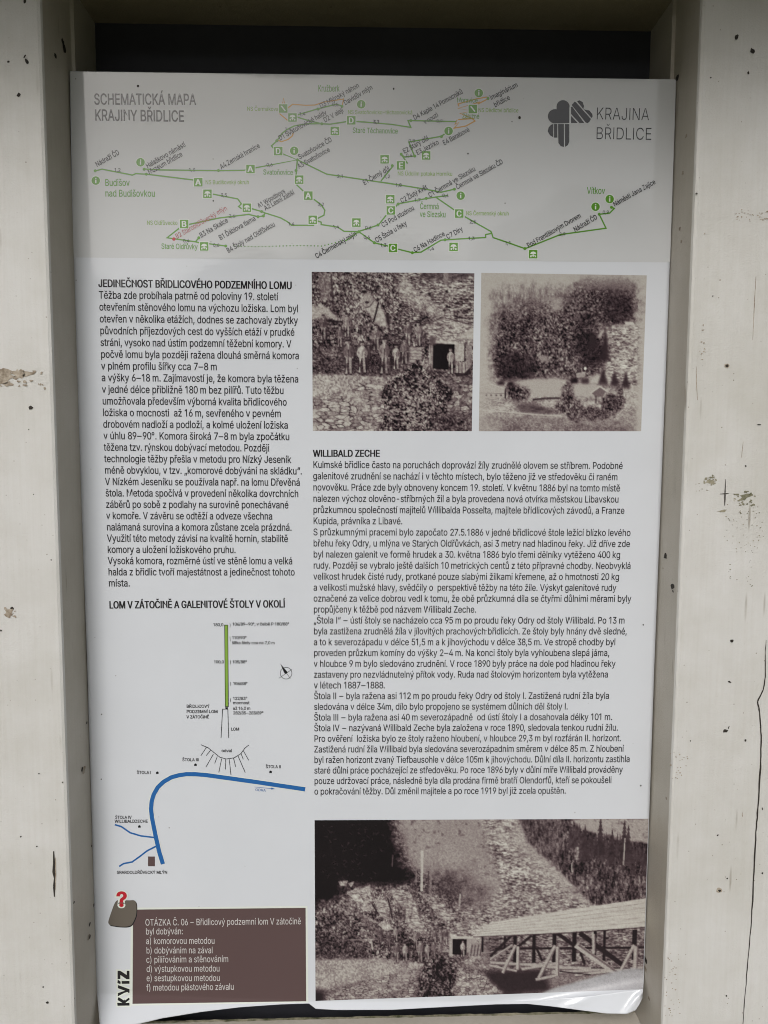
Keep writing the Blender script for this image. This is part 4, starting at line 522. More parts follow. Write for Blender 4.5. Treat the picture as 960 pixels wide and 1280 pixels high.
    # neutral grey laid over the print at the creased corner, paler towards the bottom
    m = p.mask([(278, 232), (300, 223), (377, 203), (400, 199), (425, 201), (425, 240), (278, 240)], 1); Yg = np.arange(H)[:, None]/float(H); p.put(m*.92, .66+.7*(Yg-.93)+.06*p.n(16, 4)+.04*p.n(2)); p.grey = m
    return p

# ------------------------------------------------------------------ the ground and the wooded slope across the road
def hill_h(x, y):
    d = math.hypot(x, y+1.0); k = min(1.0, max(0.0, (d-14)/40.0)); return k*k*(3-2*k)*(0.25*54+2.5*math.sin(x*0.11)+1.6*math.sin(x*0.37+y*0.2))
add_mesh('ground', [(-700, -700, 0), (700, -700, 0), (700, 700, 0), (-700, 700, 0)], [(0, 1, 2, 3)], M['ground'])['kind'] = 'structure'
_a, _r = np.linspace(math.pi*1.02, math.pi*1.98, 120), [12, 16, 20, 25, 30, 36, 42, 50, 58, 70]
_v = [(r*math.cos(a), -1+r*math.sin(a), hill_h(r*math.cos(a), -1+r*math.sin(a))+(0 if r > 12 else -0.3)+(random.Random(int(a*1e4)+r).random()*1.5 if r > 20 else 0)) for r in _r for a in _a]
_f = [(i*120+j, i*120+j+1, (i+1)*120+j+1, (i+1)*120+j) for i in range(len(_r)-1) for j in range(119)]
add_mesh('hillside', _v, _f, M['hill'])['kind'] = 'structure'

# ------------------------------------------------------------------ the white wooden board
board = thing('information_board', (0, 0.08, 0), 'white painted wooden frame of an outdoor information board with worn thick posts around the poster', 'information board')
WF = 0.0705                                   # post fronts stand this far before the poster
WB = -0.088                                   # dark panel behind
def prism_v(name, outline, Y0, Y1, m, fm=None, extra=None, mats=None, jamb=()):
    """outline in (X, w), run vertically between Y0 and Y1; extra = decal faces on it"""
    n = len(outline); v = [W3(x, Y0, w) for x, w in outline]+[W3(x, Y1, w) for x, w in outline]
    f = [(i, (i+1) % n, n+(i+1) % n, n+i) for i in range(n)]+[tuple(range(n-1, -1, -1)), tuple(range(n, 2*n))]; fi = [0]*len(f)
    for pts, k in (extra or []):
        f.append(tuple(range(len(v), len(v)+len(pts)))); v += pts; fi.append(k)
        for i in jamb: fi[i] = len(mats)-1
    o = add_mesh(name, v, f, mats or m, board, fi); return o
rnd = random.Random(4)
def blob(px, py, rx_, ry_, w, k, n=11, tilt=0.0, jag=0.35):
    pts = []
    for i in range(n):
        a = -2*math.pi*i/n; r = 1+jag*(rnd.random()*2-1); x, y = rx_*r*math.cos(a), ry_*r*math.sin(a)
        pts.append(at(px+x*math.cos(tilt)-y*math.sin(tilt), py+x*math.sin(tilt)+y*math.cos(tilt), w))
    return (pts, k)
def streak(pts, wd, w, k):
    """thin tapering crack along pts; returned as quads"""
    out = []
    n = len(pts)
    half = [max(0.25, wd/2*math.sin(math.pi*(0.12+0.76*i/(n-1)))*(0.75+0.5*rnd.random())) for i in range(n)]
    for i in range(n-1):
        (xa, ya), (xb, yb) = pts[i], pts[i+1]; L = math.hypot(xb-xa, yb-ya); nx, ny = -(yb-ya)/L, (xb-xa)/L
        q = [at(xa+nx*half[i], ya+ny*half[i], w), at(xb+nx*half[i+1], yb+ny*half[i+1], w), at(xb-nx*half[i+1], yb-ny*half[i+1], w), at(xa-nx*half[i], ya-ny*half[i], w)]
        out.append((q, k))
    return out
def chips(x0, x1, y0, y1, n, w, k, r=(0.8, 3.2)):
    return [blob(rnd.uniform(x0, x1), rnd.uniform(y0, y1), rnd.uniform(*r)*1.3, rnd.uniform(*r), w+rnd.random()*1e-4, k, 8, 0, 0.5) for _ in range(n)]
XL, XR = -0.3712, 0.3862
XLf = plane_xy(72.5, 640)[0]*(1-WF); XRf = plane_xy(852.5, 640)[0]*(1-WF)
WD = WF+0.0004
def smooth_path(p, n=5):
    out = []
    for (xa, ya), (xb, yb) in zip(p, p[1:]):
        out += [(xa+(xb-xa)*i/n+rnd.uniform(-.35, .35), ya+(yb-ya)*i/n) for i in range(n)]
    return out+[p[-1]]
dl = [blob(33, 76, 2.2, 3.6, WD, 1, 9, -0.5), blob(31, 70, 1.2, 2.5, WD, 1, 8, 0.6), blob(10.5, 77, 1.3, 1.6, WD, 1), blob(23.5, 118, 2.4, 2.6, WD, 1, 7), blob(31, 2, 1.8, 2.6, WD, 1), blob(38.5, 509.5, 2.9, 2.5, WD, 1, 12, 0, .2), blob(15, 760.5, 2.2, 2.1, WD, 1, 12, 0, .2),
      blob(59.5, 1253, 1.9, 1.4, WD, 1), blob(54, 1234, 0.9, 1.1, WD, 1), blob(48.5, 967, 1.0, 1.0, WD, 1), blob(1, 788, 1.4, 1.6, WD, 1), blob(36, 537, .8, .9, WD, 1), blob(78, 978, .9, 1.1, WD, 1), blob(26, 1046, 1, .9, WD, 1), blob(46, 1058, .9, .8, WD, 1), blob(64, 700, .8, .8, WD, 1), blob(42, 618, .7, .8, WD, 1)]
dl += [blob(4, 471, 13, 9, WD, 2, 16, 0, .3), blob(23, 468, 8, 6, WD, 2, 14, .1, .4), blob(34, 467, 7, 3, WD, 2, 12, -.15, .5), blob(10, 480, 6, 3, WD, 2, 10, 0, .4)]+chips(0, 44, 462, 483, 16, WD+.0002, 2, (.8, 2))+chips(48, 66, 465, 486, 7, WD, 2, (.5, 1.6))
dl += [blob(11, 767, 5, 4.5, WD, 2, 12, .3, .4)]+chips(5, 20, 760, 774, 9, WD, 2, (.6, 1.8))
dl += streak([(67, 1064), (67.6, 1080), (67, 1090), (68.6, 1098), (67.5, 1108), (68, 1121)], 3.0, WD, 1)+streak([(69.3, 1072), (69.6, 1092), (69.2, 1112)], 1.6, WD+.0001, 2)
BV = 0.0045
post_l = prism_v('post', [(-0.80, WB-.05), (XL, WB-.05), (XL, 0.0), (XLf, WF-BV), (XLf-BV*.3, WF-BV*.3), (XLf-BV, WF), (-0.80, WF)], -0.73, 1.35, M['paint'], extra=dl, mats=[M['paint'], M['hole'], M['raw'], M['paint2']], jamb=(1, 2))
dr = [blob(921, 46, 2.2, 3.8, WD, 1, 9, .3), blob(940.5, 63.5, 2.7, 4.4, WD, 1, 10, -.5), blob(935.5, 91, 1.3, 2.3, WD, 1), blob(888.5, 97, 1.1, 1, WD, 1), blob(870.5, 242, 1.3, 1, WD, 1), blob(908.8, 457.3, 3.4, 2.8, WD, 2, 14, 0, .15), blob(908.8, 457.3, 2.1, 1.8, WD+.0002, 1, 12, 0, .15),
      blob(915, 801, 2.2, 2, WD, 1, 12, 0, .2), blob(907, 913.5, 3.2, 2, WD, 1, 10, -.2), blob(911, 909, .8, 2.4, WD, 1, 8, .3), blob(932, 582.5, 1, 1, WD, 1), blob(899, 1113, 3.4, 3.4, WD, 2, 12, 0, .2), blob(899.6, 1113.4, 1.8, 1.6, WD+.0002, 1), blob(912, 852.5, 2.1, 1.2, WD, 1, 9, .3), blob(932, 925.5, 1.2, 1.3, WD, 1),
      blob(949, 531, 2.6, .7, WD, 1), blob(953, 1091.5, 1, 1.2, WD, 1), blob(953, 1011, .8, 2, WD, 1), blob(928, 1018, .5, 3, WD, 2), blob(891, 370, .9, .8, WD, 1), blob(881, 292, .9, .8, WD, 2), blob(897, 1044, 1.2, 1, WD, 1), blob(909, 1098, 1, 1, WD, 1), blob(908, 1245, 1, 1, WD, 1), blob(863, 926, .9, .9, WD, 1), blob(900, 350, .9, 1, WD, 2)]
dr += chips(880, 896, 594, 607, 22, WD, 3, (.5, 1.7))+chips(868, 890, 598, 616, 12, WD, 3, (.3, .8))+[blob(888, 601.5, 5.5, 3, WD-.00005, 3, 14, -.3, .5), blob(932, 621, 8, 3.2, WD-.00005, 3, 15, -.35, .5), blob(903, 638.5, 6, 1.6, WD-.00005, 3, 12, -.1, .5)]
dr += chips(915, 944, 614, 632, 30, WD, 3, (.5, 1.6))+chips(905, 955, 636, 690, 60, WD, 3, (.3, .8))+chips(910, 945, 680, 735, 20, WD, 3, (.3, .7))+chips(920, 960, 262, 276, 34, WD, 2, (.4, 1.0))+chips(838, 860, 940, 975, 26, WD, 2, (.3, .9))+chips(830, 850, 1190, 1270, 40, WD, 2, (.3, .9))+chips(874, 882, 395, 450, 16, WD, 2, (.4, 1.0))
dr += streak([(907, 599), (906.5, 612), (906.2, 622), (906, 632)], 1.7, WD+.0002, 1)+streak([(900, 617.5), (906, 617), (911, 616.5)], 1.0, WD+.0003, 1)+streak([(870.3, 458), (870.6, 480), (872, 500)], 1.0, WD, 2)+streak([(945, 345), (943, 380), (941, 425)], .9, WD, 2)+streak([(929, 552), (927.5, 566), (927, 572)], .8, WD, 2)
dr += streak(smooth_path([(957.5, 800), (956.5, 820), (957, 845), (954, 862), (947, 877), (949.5, 890), (951.5, 920), (950.5, 960), (947.5, 1010), (945, 1040), (942.5, 1090), (939.5, 1150), (935, 1200), (931, 1250), (928, 1290)]), 1.9, WD, 1)
post_r = prism_v('post', [(0.80, WB-.05), (0.80, WF), (XRf+BV, WF), (XRf+BV*.3, WF-BV*.3), (XRf, WF-BV), (XR, 0.0), (XR, WB-.05)], -0.73, 1.35, M['paint'], extra=dr, mats=[M['paint'], M['hole'], M['raw'], M['moss'], M['paint2']], jamb=(4, 5))
# stop battens inside the opening, behind the poster
prism_v('stop_batten', [(XL-.002, WB), (XL+.0045, WB), (XL+.0045, -0.012), (XL-.002, -0.012)], -0.72, plane_xy(465, 1238)[1], M['paint2'])
prism_v('stop_batten', [(XR+.002, WB), (XR+.002, -0.012), (XR-.0045, -0.012), (XR-.0045, WB)], -0.72, plane_xy(465, 1238)[1], M['paint2'])
def box(name, x0, x1, Y0, Y1, w0, w1, m, parent=board, dY=0.0):
    c = [(x, Y+(dY if x == x1 else 0), w) for w in (w0, w1) for Y in (Y0, Y1) for x in (x0, x1)]
    return add_mesh(name, [W3(*p) for p in c], [(0, 2, 3, 1), (4, 5, 7, 6), (0, 1, 5, 4), (2, 6, 7, 3), (0, 4, 6, 2), (1, 3, 7, 5)], m, parent)
YB = plane_xy(465, 34)[1]*(1-WB)
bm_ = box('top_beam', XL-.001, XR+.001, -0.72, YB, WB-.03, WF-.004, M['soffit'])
_r = [(-1.15, -0.685, 0.50), (1.15, -0.685, 0.50), (1.15, -0.90, -0.42), (-1.15, -0.90, -0.42)]      # sloping board roof, eaves to the front
add_mesh('roof', [W3(*q) for q in _r]+[W3(q[0], q[1]-0.03, q[2]) for q in _r], [(3, 2, 1, 0), (4, 5, 6, 7), (0, 1, 5, 4), (1, 2, 6, 5), (2, 3, 7, 6), (3, 0, 4, 7)], M['roof'], board)
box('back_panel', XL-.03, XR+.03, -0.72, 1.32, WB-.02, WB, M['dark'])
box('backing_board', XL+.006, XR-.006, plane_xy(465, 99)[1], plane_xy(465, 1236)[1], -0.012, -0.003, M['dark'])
ya, yb_ = plane_xy(163, 1278)[1]*1.03, plane_xy(805, 1264)[1]*1.03
sl = (yb_-ya)/(plane_xy(805, 1264)[0]-plane_xy(163, 1278)[0])
YA = ya+(XL-.0-plane_xy(163, 1278)[0]*1.03)*sl
box('sill', XL+.0006, XR-.0006, YA, YA+0.14, -0.03, WF-.012, M['paint2'], dY=sl*(XR-XL))
# mossy arris of the sill: a ragged strip that hugs its rear top edge
_v, _f = [], []
for i in range(90):
    X = XL+.002+(XR-XL-.004)*i/89; Y = YA+sl*(X-XL); d = 0.0008+0.0016*rnd.random()
    _v += [W3(X, Y-0.0006-0.0012*rnd.random(), -0.0302), W3(X, Y-0.0008, -0.027), W3(X, Y-0.0004, -0.03+d*1.6)]
    if i: k = 3*i; _f += [(k-3, k, k+1, k-2), (k-2, k+1, k+2, k-1)]
add_mesh('moss_edge', _v, _f, M['moss'], board)
# notches and screw holes on the inner faces
def jamb_marks(name, items, side):
    for py, t, r, k in items:                       # t: 0 at the poster, 1 at the post's front
        w = WF*t; Xs = (XL+(XLf-XL)*t+.0004) if side < 0 else (XR+(XRf-XR)*t-.0004); Y = plane_xy(465, py)[1]*(1-w); v = []
        for i in range(10):
            a = 2*math.pi*i/10; rr = r*(1+.3*(rnd.random()*2-1)); v.append(W3(Xs+(.0000 if side < 0 else 0), Y+rr*math.sin(a)*1.2, w+rr*math.cos(a)*1.6))
        add_mesh(name, v, [tuple(range(10))], M['raw'] if k else M['hole'], board)
jamb_marks('nail_hole', [(1168, .3, .0028, 1), (1168, .26, .0018, 0), (960, .28, .0038, 1), (960, .36, .0022, 0), (902, .1, .0013, 0), (66, .15, .004, 0), (58, .2, .003, 0), (75, .52, .0022, 0), (1152, .25, .0022, 0), (1128, .03, .0018, 0), (1055, .05, .0012, 0), (1125, .9, .0013, 0)], -1)
jamb_marks('nail_hole', [(695, .30, .0032, 0), (733, .70, .0034, 0), (739, .74, .0014, 0), (710, .2, .0010, 1), (165, .55, .002, 1), (212, .45, .002, 1), (282, .4, .002, 1), (298, .5, .0017, 1), (1203, .04, .0035, 0), (1215, .05, .003, 1), (1252, .3, .002, 1), (92, .02, .003, 0), (1000, .8, .0015, 1)], 1)

# ------------------------------------------------------------------ lettering: outlines of a plain grotesque, one line per glyph
GLYPHS = {}
for _ln in GLYPH_DATA.strip('\n').split('\n'):
    _adv, _g = _ln[1:].split('|')
    GLYPHS[_ln[0]] = (float(_adv), [np.array([tuple(map(float, q.split())) for q in s.split(',')]) for s in _g.split('/') if s])
def tidy(p):
    q = [p[0]]
    for c in p[1:]:
        if np.hypot(*(c-q[-1])) < 5.0: q[-1] = (q[-1]+c)/2
        else: q.append(c)
    if len(q) > 4 and np.hypot(*(q[0]-q[-1])) < 5.0: q[0] = (q[0]+q.pop())/2
    return np.array(q)
GLYPHS = {k: (a, [tidy(p) for p in c]) for k, (a, c) in GLYPHS.items()}
def fatten(p, e):
    if not e: return p
    a, b = p-np.roll(p, 1, 0), np.roll(p, -1, 0)-p
    na = np.stack([a[:, 1], -a[:, 0]], 1)/np.maximum(np.hypot(*a.T), 1e-6)[:, None]; nb = np.stack([b[:, 1], -b[:, 0]], 1)/np.maximum(np.hypot(*b.T), 1e-6)[:, None]
    m = na+nb; m /= np.maximum((m*m).sum(1), 0.5)[:, None]/2.0
    return p+m*e
def filled(contours):
    """fill closed outlines (holes kept) -> verts, faces on the poster's plane"""
    c = bpy.data.curves.new('outline', 'CURVE'); c.dimensions = '2D'; c.fill_mode = 'BOTH'; K = 1000.0
    for p in contours:
        s = c.splines.new('POLY'); s.points.add(len(p)-1); s.use_cyclic_u = True
        co = np.zeros((len(p), 4)); co[:, 0] = p[:, 0]*K; co[:, 1] = -p[:, 1]*K; co[:, 3] = 1; s.points.foreach_set('co', co.ravel())
    o = bpy.data.objects.new('outline', c); COL.objects.link(o); dg = bpy.context.evaluated_depsgraph_get(); me = o.evaluated_get(dg).to_mesh()
    v = np.zeros(len(me.vertices)*3); me.vertices.foreach_get('co', v); v = v.reshape(-1, 3); f = [tuple(q.vertices) for q in me.polygons]
    o.evaluated_get(dg).to_mesh_clear(); bpy.data.objects.remove(o); bpy.data.curves.remove(c)
    return v[:, 0]/K, -v[:, 1]/K, f
_cache = {}
def glyph_mesh(c, fat):
    """one glyph, thickened and filled once, in glyph units"""
    if (c, fat) not in _cache:
        k = np.array([0.76, 1.0]); cs = [fatten(q*k, fat)/k/1000.0*np.array([1, -1]) for q in GLYPHS[c][1]]
        if cs: X, Y, f = filled(cs); _cache[c, fat] = (X*1000.0, -Y*1000.0, f)
        else: _cache[c, fat] = (np.zeros(0), np.zeros(0), [])
    return _cache[c, fat]
def text_mesh(s, A, B, cap, fat, level):
    """the string with its baseline from A to B on the poster, capitals cap high -> points, faces"""
    A, B = np.array(A), np.array(B); L = np.hypot(*(B-A)); ux = (B-A)/L; uy = np.array([ux[1], -ux[0]])
    n = sum(GLYPHS[c][0] for c in s)-30; bold = fat >= 100; fat = fat-100 if bold else fat; sx, sy = L/n, cap/254.0; x = -20.0; V, Fc, n0 = [], [], 0
    for i, c in enumerate(s):
        gx, gy, f = glyph_mesh(c, fat)
        for ds in ((-9, 0, 9) if bold else (0,)) if len(gx) else ():
            q = A+np.outer((gx+x+ds)*sx, ux)+np.outer(gy*sy, uy); V.append(print_xyz(q[:, 0], q[:, 1], level+0.1*(i % 2)+0.015*ds)); Fc += [tuple(n0+k for k in reversed(t)) for t in f]; n0 += len(gx)
        x += GLYPHS[c][0]
    return np.concatenate(V), Fc
def cap_units(px, py, cap): return abs(plane_xy(px, py)[1]-plane_xy(px, py-cap)[1])
def lettering(name, parent, lines, m, level, label=None):
    V, Fc, n0 = [], [], 0
    for s, p, q, cap, fat in lines:
        v, f = text_mesh(s, plane_xy(*p), plane_xy(*q), cap_units(p[0], p[1], cap), fat, level); V.append(v); Fc += [tuple(n0+k for k in t) for t in f]; n0 += len(v)
    o = add_mesh(name, np.concatenate(V), Fc, m, parent)
    if label: o['label'] = label
    return o
def labels(name, parent, lines, m, level):
    for q in lines: lettering(name, parent, [q], m, level)
class Marks:
    """flat printed marks collected into one part: polygons and ruled lines in photo measurements"""
    def __init__(s): s.v, s.f, s.k, s.n = [], [], [], 0
    def _add(s, pts, faces, level, k):
        XY = np.array([plane_xy(*p) for p in pts]); b = len(s.v); s.n += 1
        s.v += [tuple(r) for r in print_xyz(XY[:, 0], XY[:, 1], level+0.04*(s.n % 12))]; s.f += [tuple(b+i for i in q) for q in faces]; s.k += [k]*len(faces)
    def poly(s, pts, level=2, k=0): s._add(pts, [tuple(range(len(pts)))], level, k)
    def line(s, pts, wd, level=2, k=0, closed=False):
        P = np.array(pts, float); n = len(P); off = []
        for i in range(n):
            a = P[i]-P[i-1] if (i or closed) else P[1]-P[0]; b = P[(i+1) % n]-P[i] if (i < n-1 or closed) else a
            a, b = a/np.hypot(*a), b/np.hypot(*b); m = np.array([-a[1]-b[1], a[0]+b[0]]); m = m/max((m*m).sum(), 0.7)*2*wd/2; off.append(m)
        off = np.array(off); e = n if closed else n-1
        s._add(list(map(tuple, P+off))+list(map(tuple, P-off)), [(i, (i+1) % n, n+(i+1) % n, n+i) for i in range(e)], level, k)
    def disc(s, x, y, r, level=3, k=0, n=20): s.poly([(x+r*math.cos(2*math.pi*i/n), y+r*math.sin(2*math.pi*i/n)) for i in range(n)], level, k)
    def build(s, name, mats, parent): return add_mesh(name, s.v, s.f, mats, parent, s.k)
def zone(x0, y0, k): return lambda x, y: (x0+x*k, y0+y*k)
zA, zB, zC, zD, zE, zF = zone(300, 90, .1875), zone(440, 90, .25), zone(100, 170, .22917), zone(280, 170, .22917), zone(430, 200, .26042), zone(620, 200, .22917)
zG, zH, zL, zQ = zone(215, 765, .19271), zone(130, 900, .27083), zone(670, 110, 1/6.0), zone(100, 1090, .3125)
zS = zone(130, 1100, .13283)

# ------------------------------------------------------------------ the poster
poster = thing('poster', at(465, 1250), 'glossy printed poster with map, texts and three old photographs, loose along its lower edge', 'poster')
YL = np.array([(80, 87.0), (89, 87.3), (268, 90), (430, 95), (615, 101.2), (830, 109), (1065, 115.8), (1240, 121), (1290, 125.5)])
YR = np.array([(80, 846), (95, 845.4), (269, 839.6), (430, 833.6), (830, 818), (1065, 810), (1225, 804.8), (1240, 803.6), (1290, 801)])
BOT = np.array([(115, 1294), (121, 1291), (150, 1284), (175, 1279), (200, 1273), (250, 1265), (300, 1259), (350, 1255.5), (386, 1254.3), (394, 1261), (420, 1262.5), (490, 1262.3), (560, 1258.5), (620, 1255.4), (660, 1254.8), (690, 1258), (720, 1262), (760, 1267), (785, 1267.5), (797, 1262.5), (803.5, 1247), (810, 1240)])
NX, NU, NL = 170, 220, 16
_v = []
for j in range(NU+NL+1):
    for i in range(NX+1):
        t = i/NX; xb = 121.5+(803.5-121.5)*t; f = np.interp(xb, FOLD[:, 0], FOLD[:, 1]); yt = 89+(99.3-89)*t
        yb = np.interp(xb, BOT[:, 0], BOT[:, 1])
        if j <= NU: u = j/NU; u = 1-(1-u)**1.6; y = yt+(f-yt)*u
        else: y = f+(yb-f)*(j-NU)/NL
        x = np.interp(y, YL[:, 0], YL[:, 1])*(1-t)+np.interp(y, YR[:, 0], YR[:, 1])*t; _v.append(plane_xy(x, y))
_v = np.array(_v); _f = [(j*(NX+1)+i, (j+1)*(NX+1)+i, (j+1)*(NX+1)+i+1, j*(NX+1)+i+1) for j in range(NU+NL) for i in range(NX)]
sheet = add_mesh('sheet', print_xyz(_v[:, 0], _v[:, 1], 0), _f, M['sheet'], poster, smooth=True)
sd = sheet.modifiers.new('thickness', 'SOLIDIFY'); sd.thickness = 0.0009; sd.offset = -1

def patch(name, corners, nx, ny, m, parent, level, colours=None):
    """printed rectangle TL, TR, BR, BL as a fine grid that follows the sheet"""
    (ax, ay), (bx, by), (cx, cy), (dx, dy) = corners
    U, V = np.meshgrid(np.linspace(0, 1, nx), np.linspace(0, 1, ny)); U, V = U.ravel(), V.ravel()
    px = (ax*(1-U)+bx*U)*(1-V)+(dx*(1-U)+cx*U)*V; py = (ay*(1-U)+by*U)*(1-V)+(dy*(1-U)+cy*U)*V
    d = R @ np.stack([(px-480)/F, (py-640)/F, np.ones_like(px)]); X, Y = d[0]/d[2], d[1]/d[2]
    f = [(j*nx+i, (j+1)*nx+i, (j+1)*nx+i+1, j*nx+i+1) for j in range(ny-1) for i in range(nx-1)]
    o = add_mesh(name, print_xyz(X, Y, level), f, m, parent, smooth=True)
    if colours is not None:
        a = o.data.color_attributes.new('ink', 'FLOAT_COLOR', 'POINT'); c = np.ones((nx*ny, 4)); s = colours.reshape(-1, 3)
        c[:, :3] = np.where(s <= 0.04045, s/12.92, ((s+0.055)/1.055)**2.4)*INK_GAIN; a.data.foreach_set('color', c.ravel())
    return o
INK_GAIN = 1.0

# --- map panel
mp = patch('map_panel', [(87.9, 89.4), (845.0, 99.6), (837.6, 328), (91.8, 321.8)], 120, 30, M['band'], poster, 1)
lettering('map_title', mp, [('SCHEMATICKÁ MAPA', (118.2, 130.6), (244.8, 130.9), 13.6, 5), ('KRAJINY BŘIDLICE', (119.0, 150.6), (230.2, 152.0), 13.8, 5)], M['grey'], 3)
lg = Marks()
def arc(cx, cy, r, a0, a1, n=14): return [(cx+r*math.cos(math.radians(a0+(a1-a0)*i/n)), cy-r*math.sin(math.radians(a0+(a1-a0)*i/n))) for i in range(n+1)]
for pts in ([(250, 262)]+[(250, 138)]+arc(203, 140, 49, 0, 175)+[(154, 160)]+arc(143, 212, 54, 85, 268), [(268, 128), (290, 102), (300, 108), (412, 232), (400, 255), (385, 264), (372, 258)], [(308, 100), (325, 92), (350, 105), (360, 135), (355, 158), (375, 165), (400, 168), (422, 195), (425, 212), (418, 226)],
            [(263, 142), (272, 140), (362, 262), (325, 262), (263, 195)], [(263, 208), (312, 262), (263, 262)], [(130, 270), (130, 370), (105, 355), (88, 325), (95, 295), (112, 276)], [(135, 270), (160, 270), (160, 372), (135, 372)], [(165, 270), (210, 270), (210, 442), (185, 436), (168, 412)], [(217, 270), (250, 270), (250, 400), (240, 428), (217, 442)]):
    lg.poly([zL(*p) for p in pts], 2)
lg.build('emblem', [M['grey']], mp)
lettering('emblem_lettering', mp, [('KRAJINA', zL(452, 236), zL(848, 243), 15.2, -3), ('BŘIDLICE', zL(450, 384), zL(868, 390), 15.2, -3)], M['grey'], 3)
rt = Marks()
for zz, pts in ((zC, [(83, 190), (120, 181), (285, 213), (305, 205), (362, 208), (645, 243)]), (zC, [(350, 180), (440, 185), (755, 189), (895, 187), (935, 180)]), (zD, [(140, 180), (180, 172), (400, 130), (320, 97)]),
                (zA, [(225, 510), (210, 492), (245, 460), (280, 410), (310, 385), (360, 360), (450, 345), (545, 345), (600, 348), (715, 330)]), (zA, [(380, 300), (460, 325), (545, 345)]), (zA, [(775, 330), (960, 344)]), (zB, [(30, 247), (200, 262), (294, 277), (280, 243), (300, 243), (520, 248)]),
                (zA, [(385, 285), (520, 245), (640, 215), (680, 225)]), (zB, [(145, 545), (205, 470)]), (zB, [(278, 458), (246, 411)]), (zB, [(246, 411), (262, 425), (312, 420), (284, 350), (445, 322), (470, 305)]), (zD, [(400, 130), (560, 208), (640, 220), (840, 250), (960, 268)]),
                (zE, [(170, 105), (330, 130), (430, 147), (465, 155), (530, 140)]), (zE, [(500, 170), (440, 178), (395, 185), (260, 210), (235, 235)]), (zE, [(440, 178), (530, 240)]), (zE, [(580, 272), (705, 343), (709, 352), (680, 358), (680, 372), (485, 383), (465, 385), (370, 442), (328, 445), (260, 428)]),
                (zE, [(709, 352), (716, 372), (868, 425)]), (zF, [(160, 483), (350, 407), (600, 372), (563, 296), (620, 290), (645, 264), (630, 258)]), (zE, [(215, 414), (145, 397), (70, 343), (165, 312), (205, 262)]), (zD, [(400, 130), (393, 215)]), (zD, [(395, 265), (432, 300)]),
                (zD, [(490, 345), (530, 375), (550, 405), (545, 432), (510, 450)]), (zD, [(510, 463), (530, 470), (530, 483), (620, 497), (655, 520), (735, 522)]), (zD, [(492, 487), (370, 487), (345, 467), (310, 447), (225, 420), (205, 412), (150, 396)]), (zC, [(725, 317), (860, 343), (880, 370), (865, 385), (882, 397)]),
                (zC, [(590, 483), (760, 447), (925, 427)]), (zD, [(135, 428), (185, 440), (215, 436), (225, 420)]), (zC, [(545, 500), (475, 555), (510, 560), (630, 577), (648, 555)]), (zC, [(630, 577), (660, 585)]), (zC, [(698, 587), (795, 600)]), (zE, [(235, 240), (258, 212)]), (zD, [(735, 522), (662, 572)])):
    rt.line([zz(*p) for p in pts], 1.75, 2)
rt.build('trail_line', [M['green']], mp)
for zz, pts in ((zA, [(255, 270), (320, 325)]), (zA, [(305, 240), (290, 175), (282, 225)]), (zA, [(320, 240), (350, 215), (440, 222), (500, 220), (560, 200), (690, 180), (682, 225)]), (zA, [(245, 450), (275, 465), (320, 450), (350, 425), (355, 405)]), (zB, [(515, 280), (570, 270), (615, 245), (600, 233), (530, 238)]), (zB, [(508, 285), (535, 252), (515, 262), (525, 240)]),
                (zB, [(610, 236), (540, 207), (605, 195), (530, 182), (640, 150)]), (zB, [(535, 172), (530, 160), (620, 135), (675, 125), (680, 134), (620, 165)])):
    ot = Marks(); ot.line([zz(*p) for p in pts], 1.5, 2); ot.build('orange_trail_line', [M['orange']], mp)
def stop(x, y, r, k):
    g = Marks(); g.disc(x, y, r, 3.4, k, 14); g.build('stop_marker', [M['green'], M['red']], mp)
dt = Marks()
for zz, pts in ((zC, [(83, 190), (350, 181), (362, 208), (755, 188), (648, 555), (795, 600)]), (zD, [(400, 130), (393, 188), (185, 440), (205, 412), (215, 436), (735, 522), (840, 485), (820, 582), (918, 162)]), (zA, [(245, 458), (545, 345), (520, 247), (680, 228)]), (zB, [(294, 243), (680, 132), (447, 323), (314, 420), (246, 411)]), (zE, [(530, 140), (395, 184), (260, 211), (485, 383), (328, 445), (868, 425)]), (zF, [(563, 296), (630, 258)])):
    for p in pts: stop(*zz(*p), 1.9, 0)
stop(*zC(512, 562), 2.2, 1)
for i in range(32):
    x, y = 293+i*4.35, 307.6+0.6*math.sin(i*.25)
    if i > 25: y -= (i-25)*1.2
    dt.poly([(x-.75, y-.75), (x+.75, y-.75), (x+.75, y+.75), (x-.75, y+.75)], 2)
dt.build('dotted_line', [M['green']], mp)
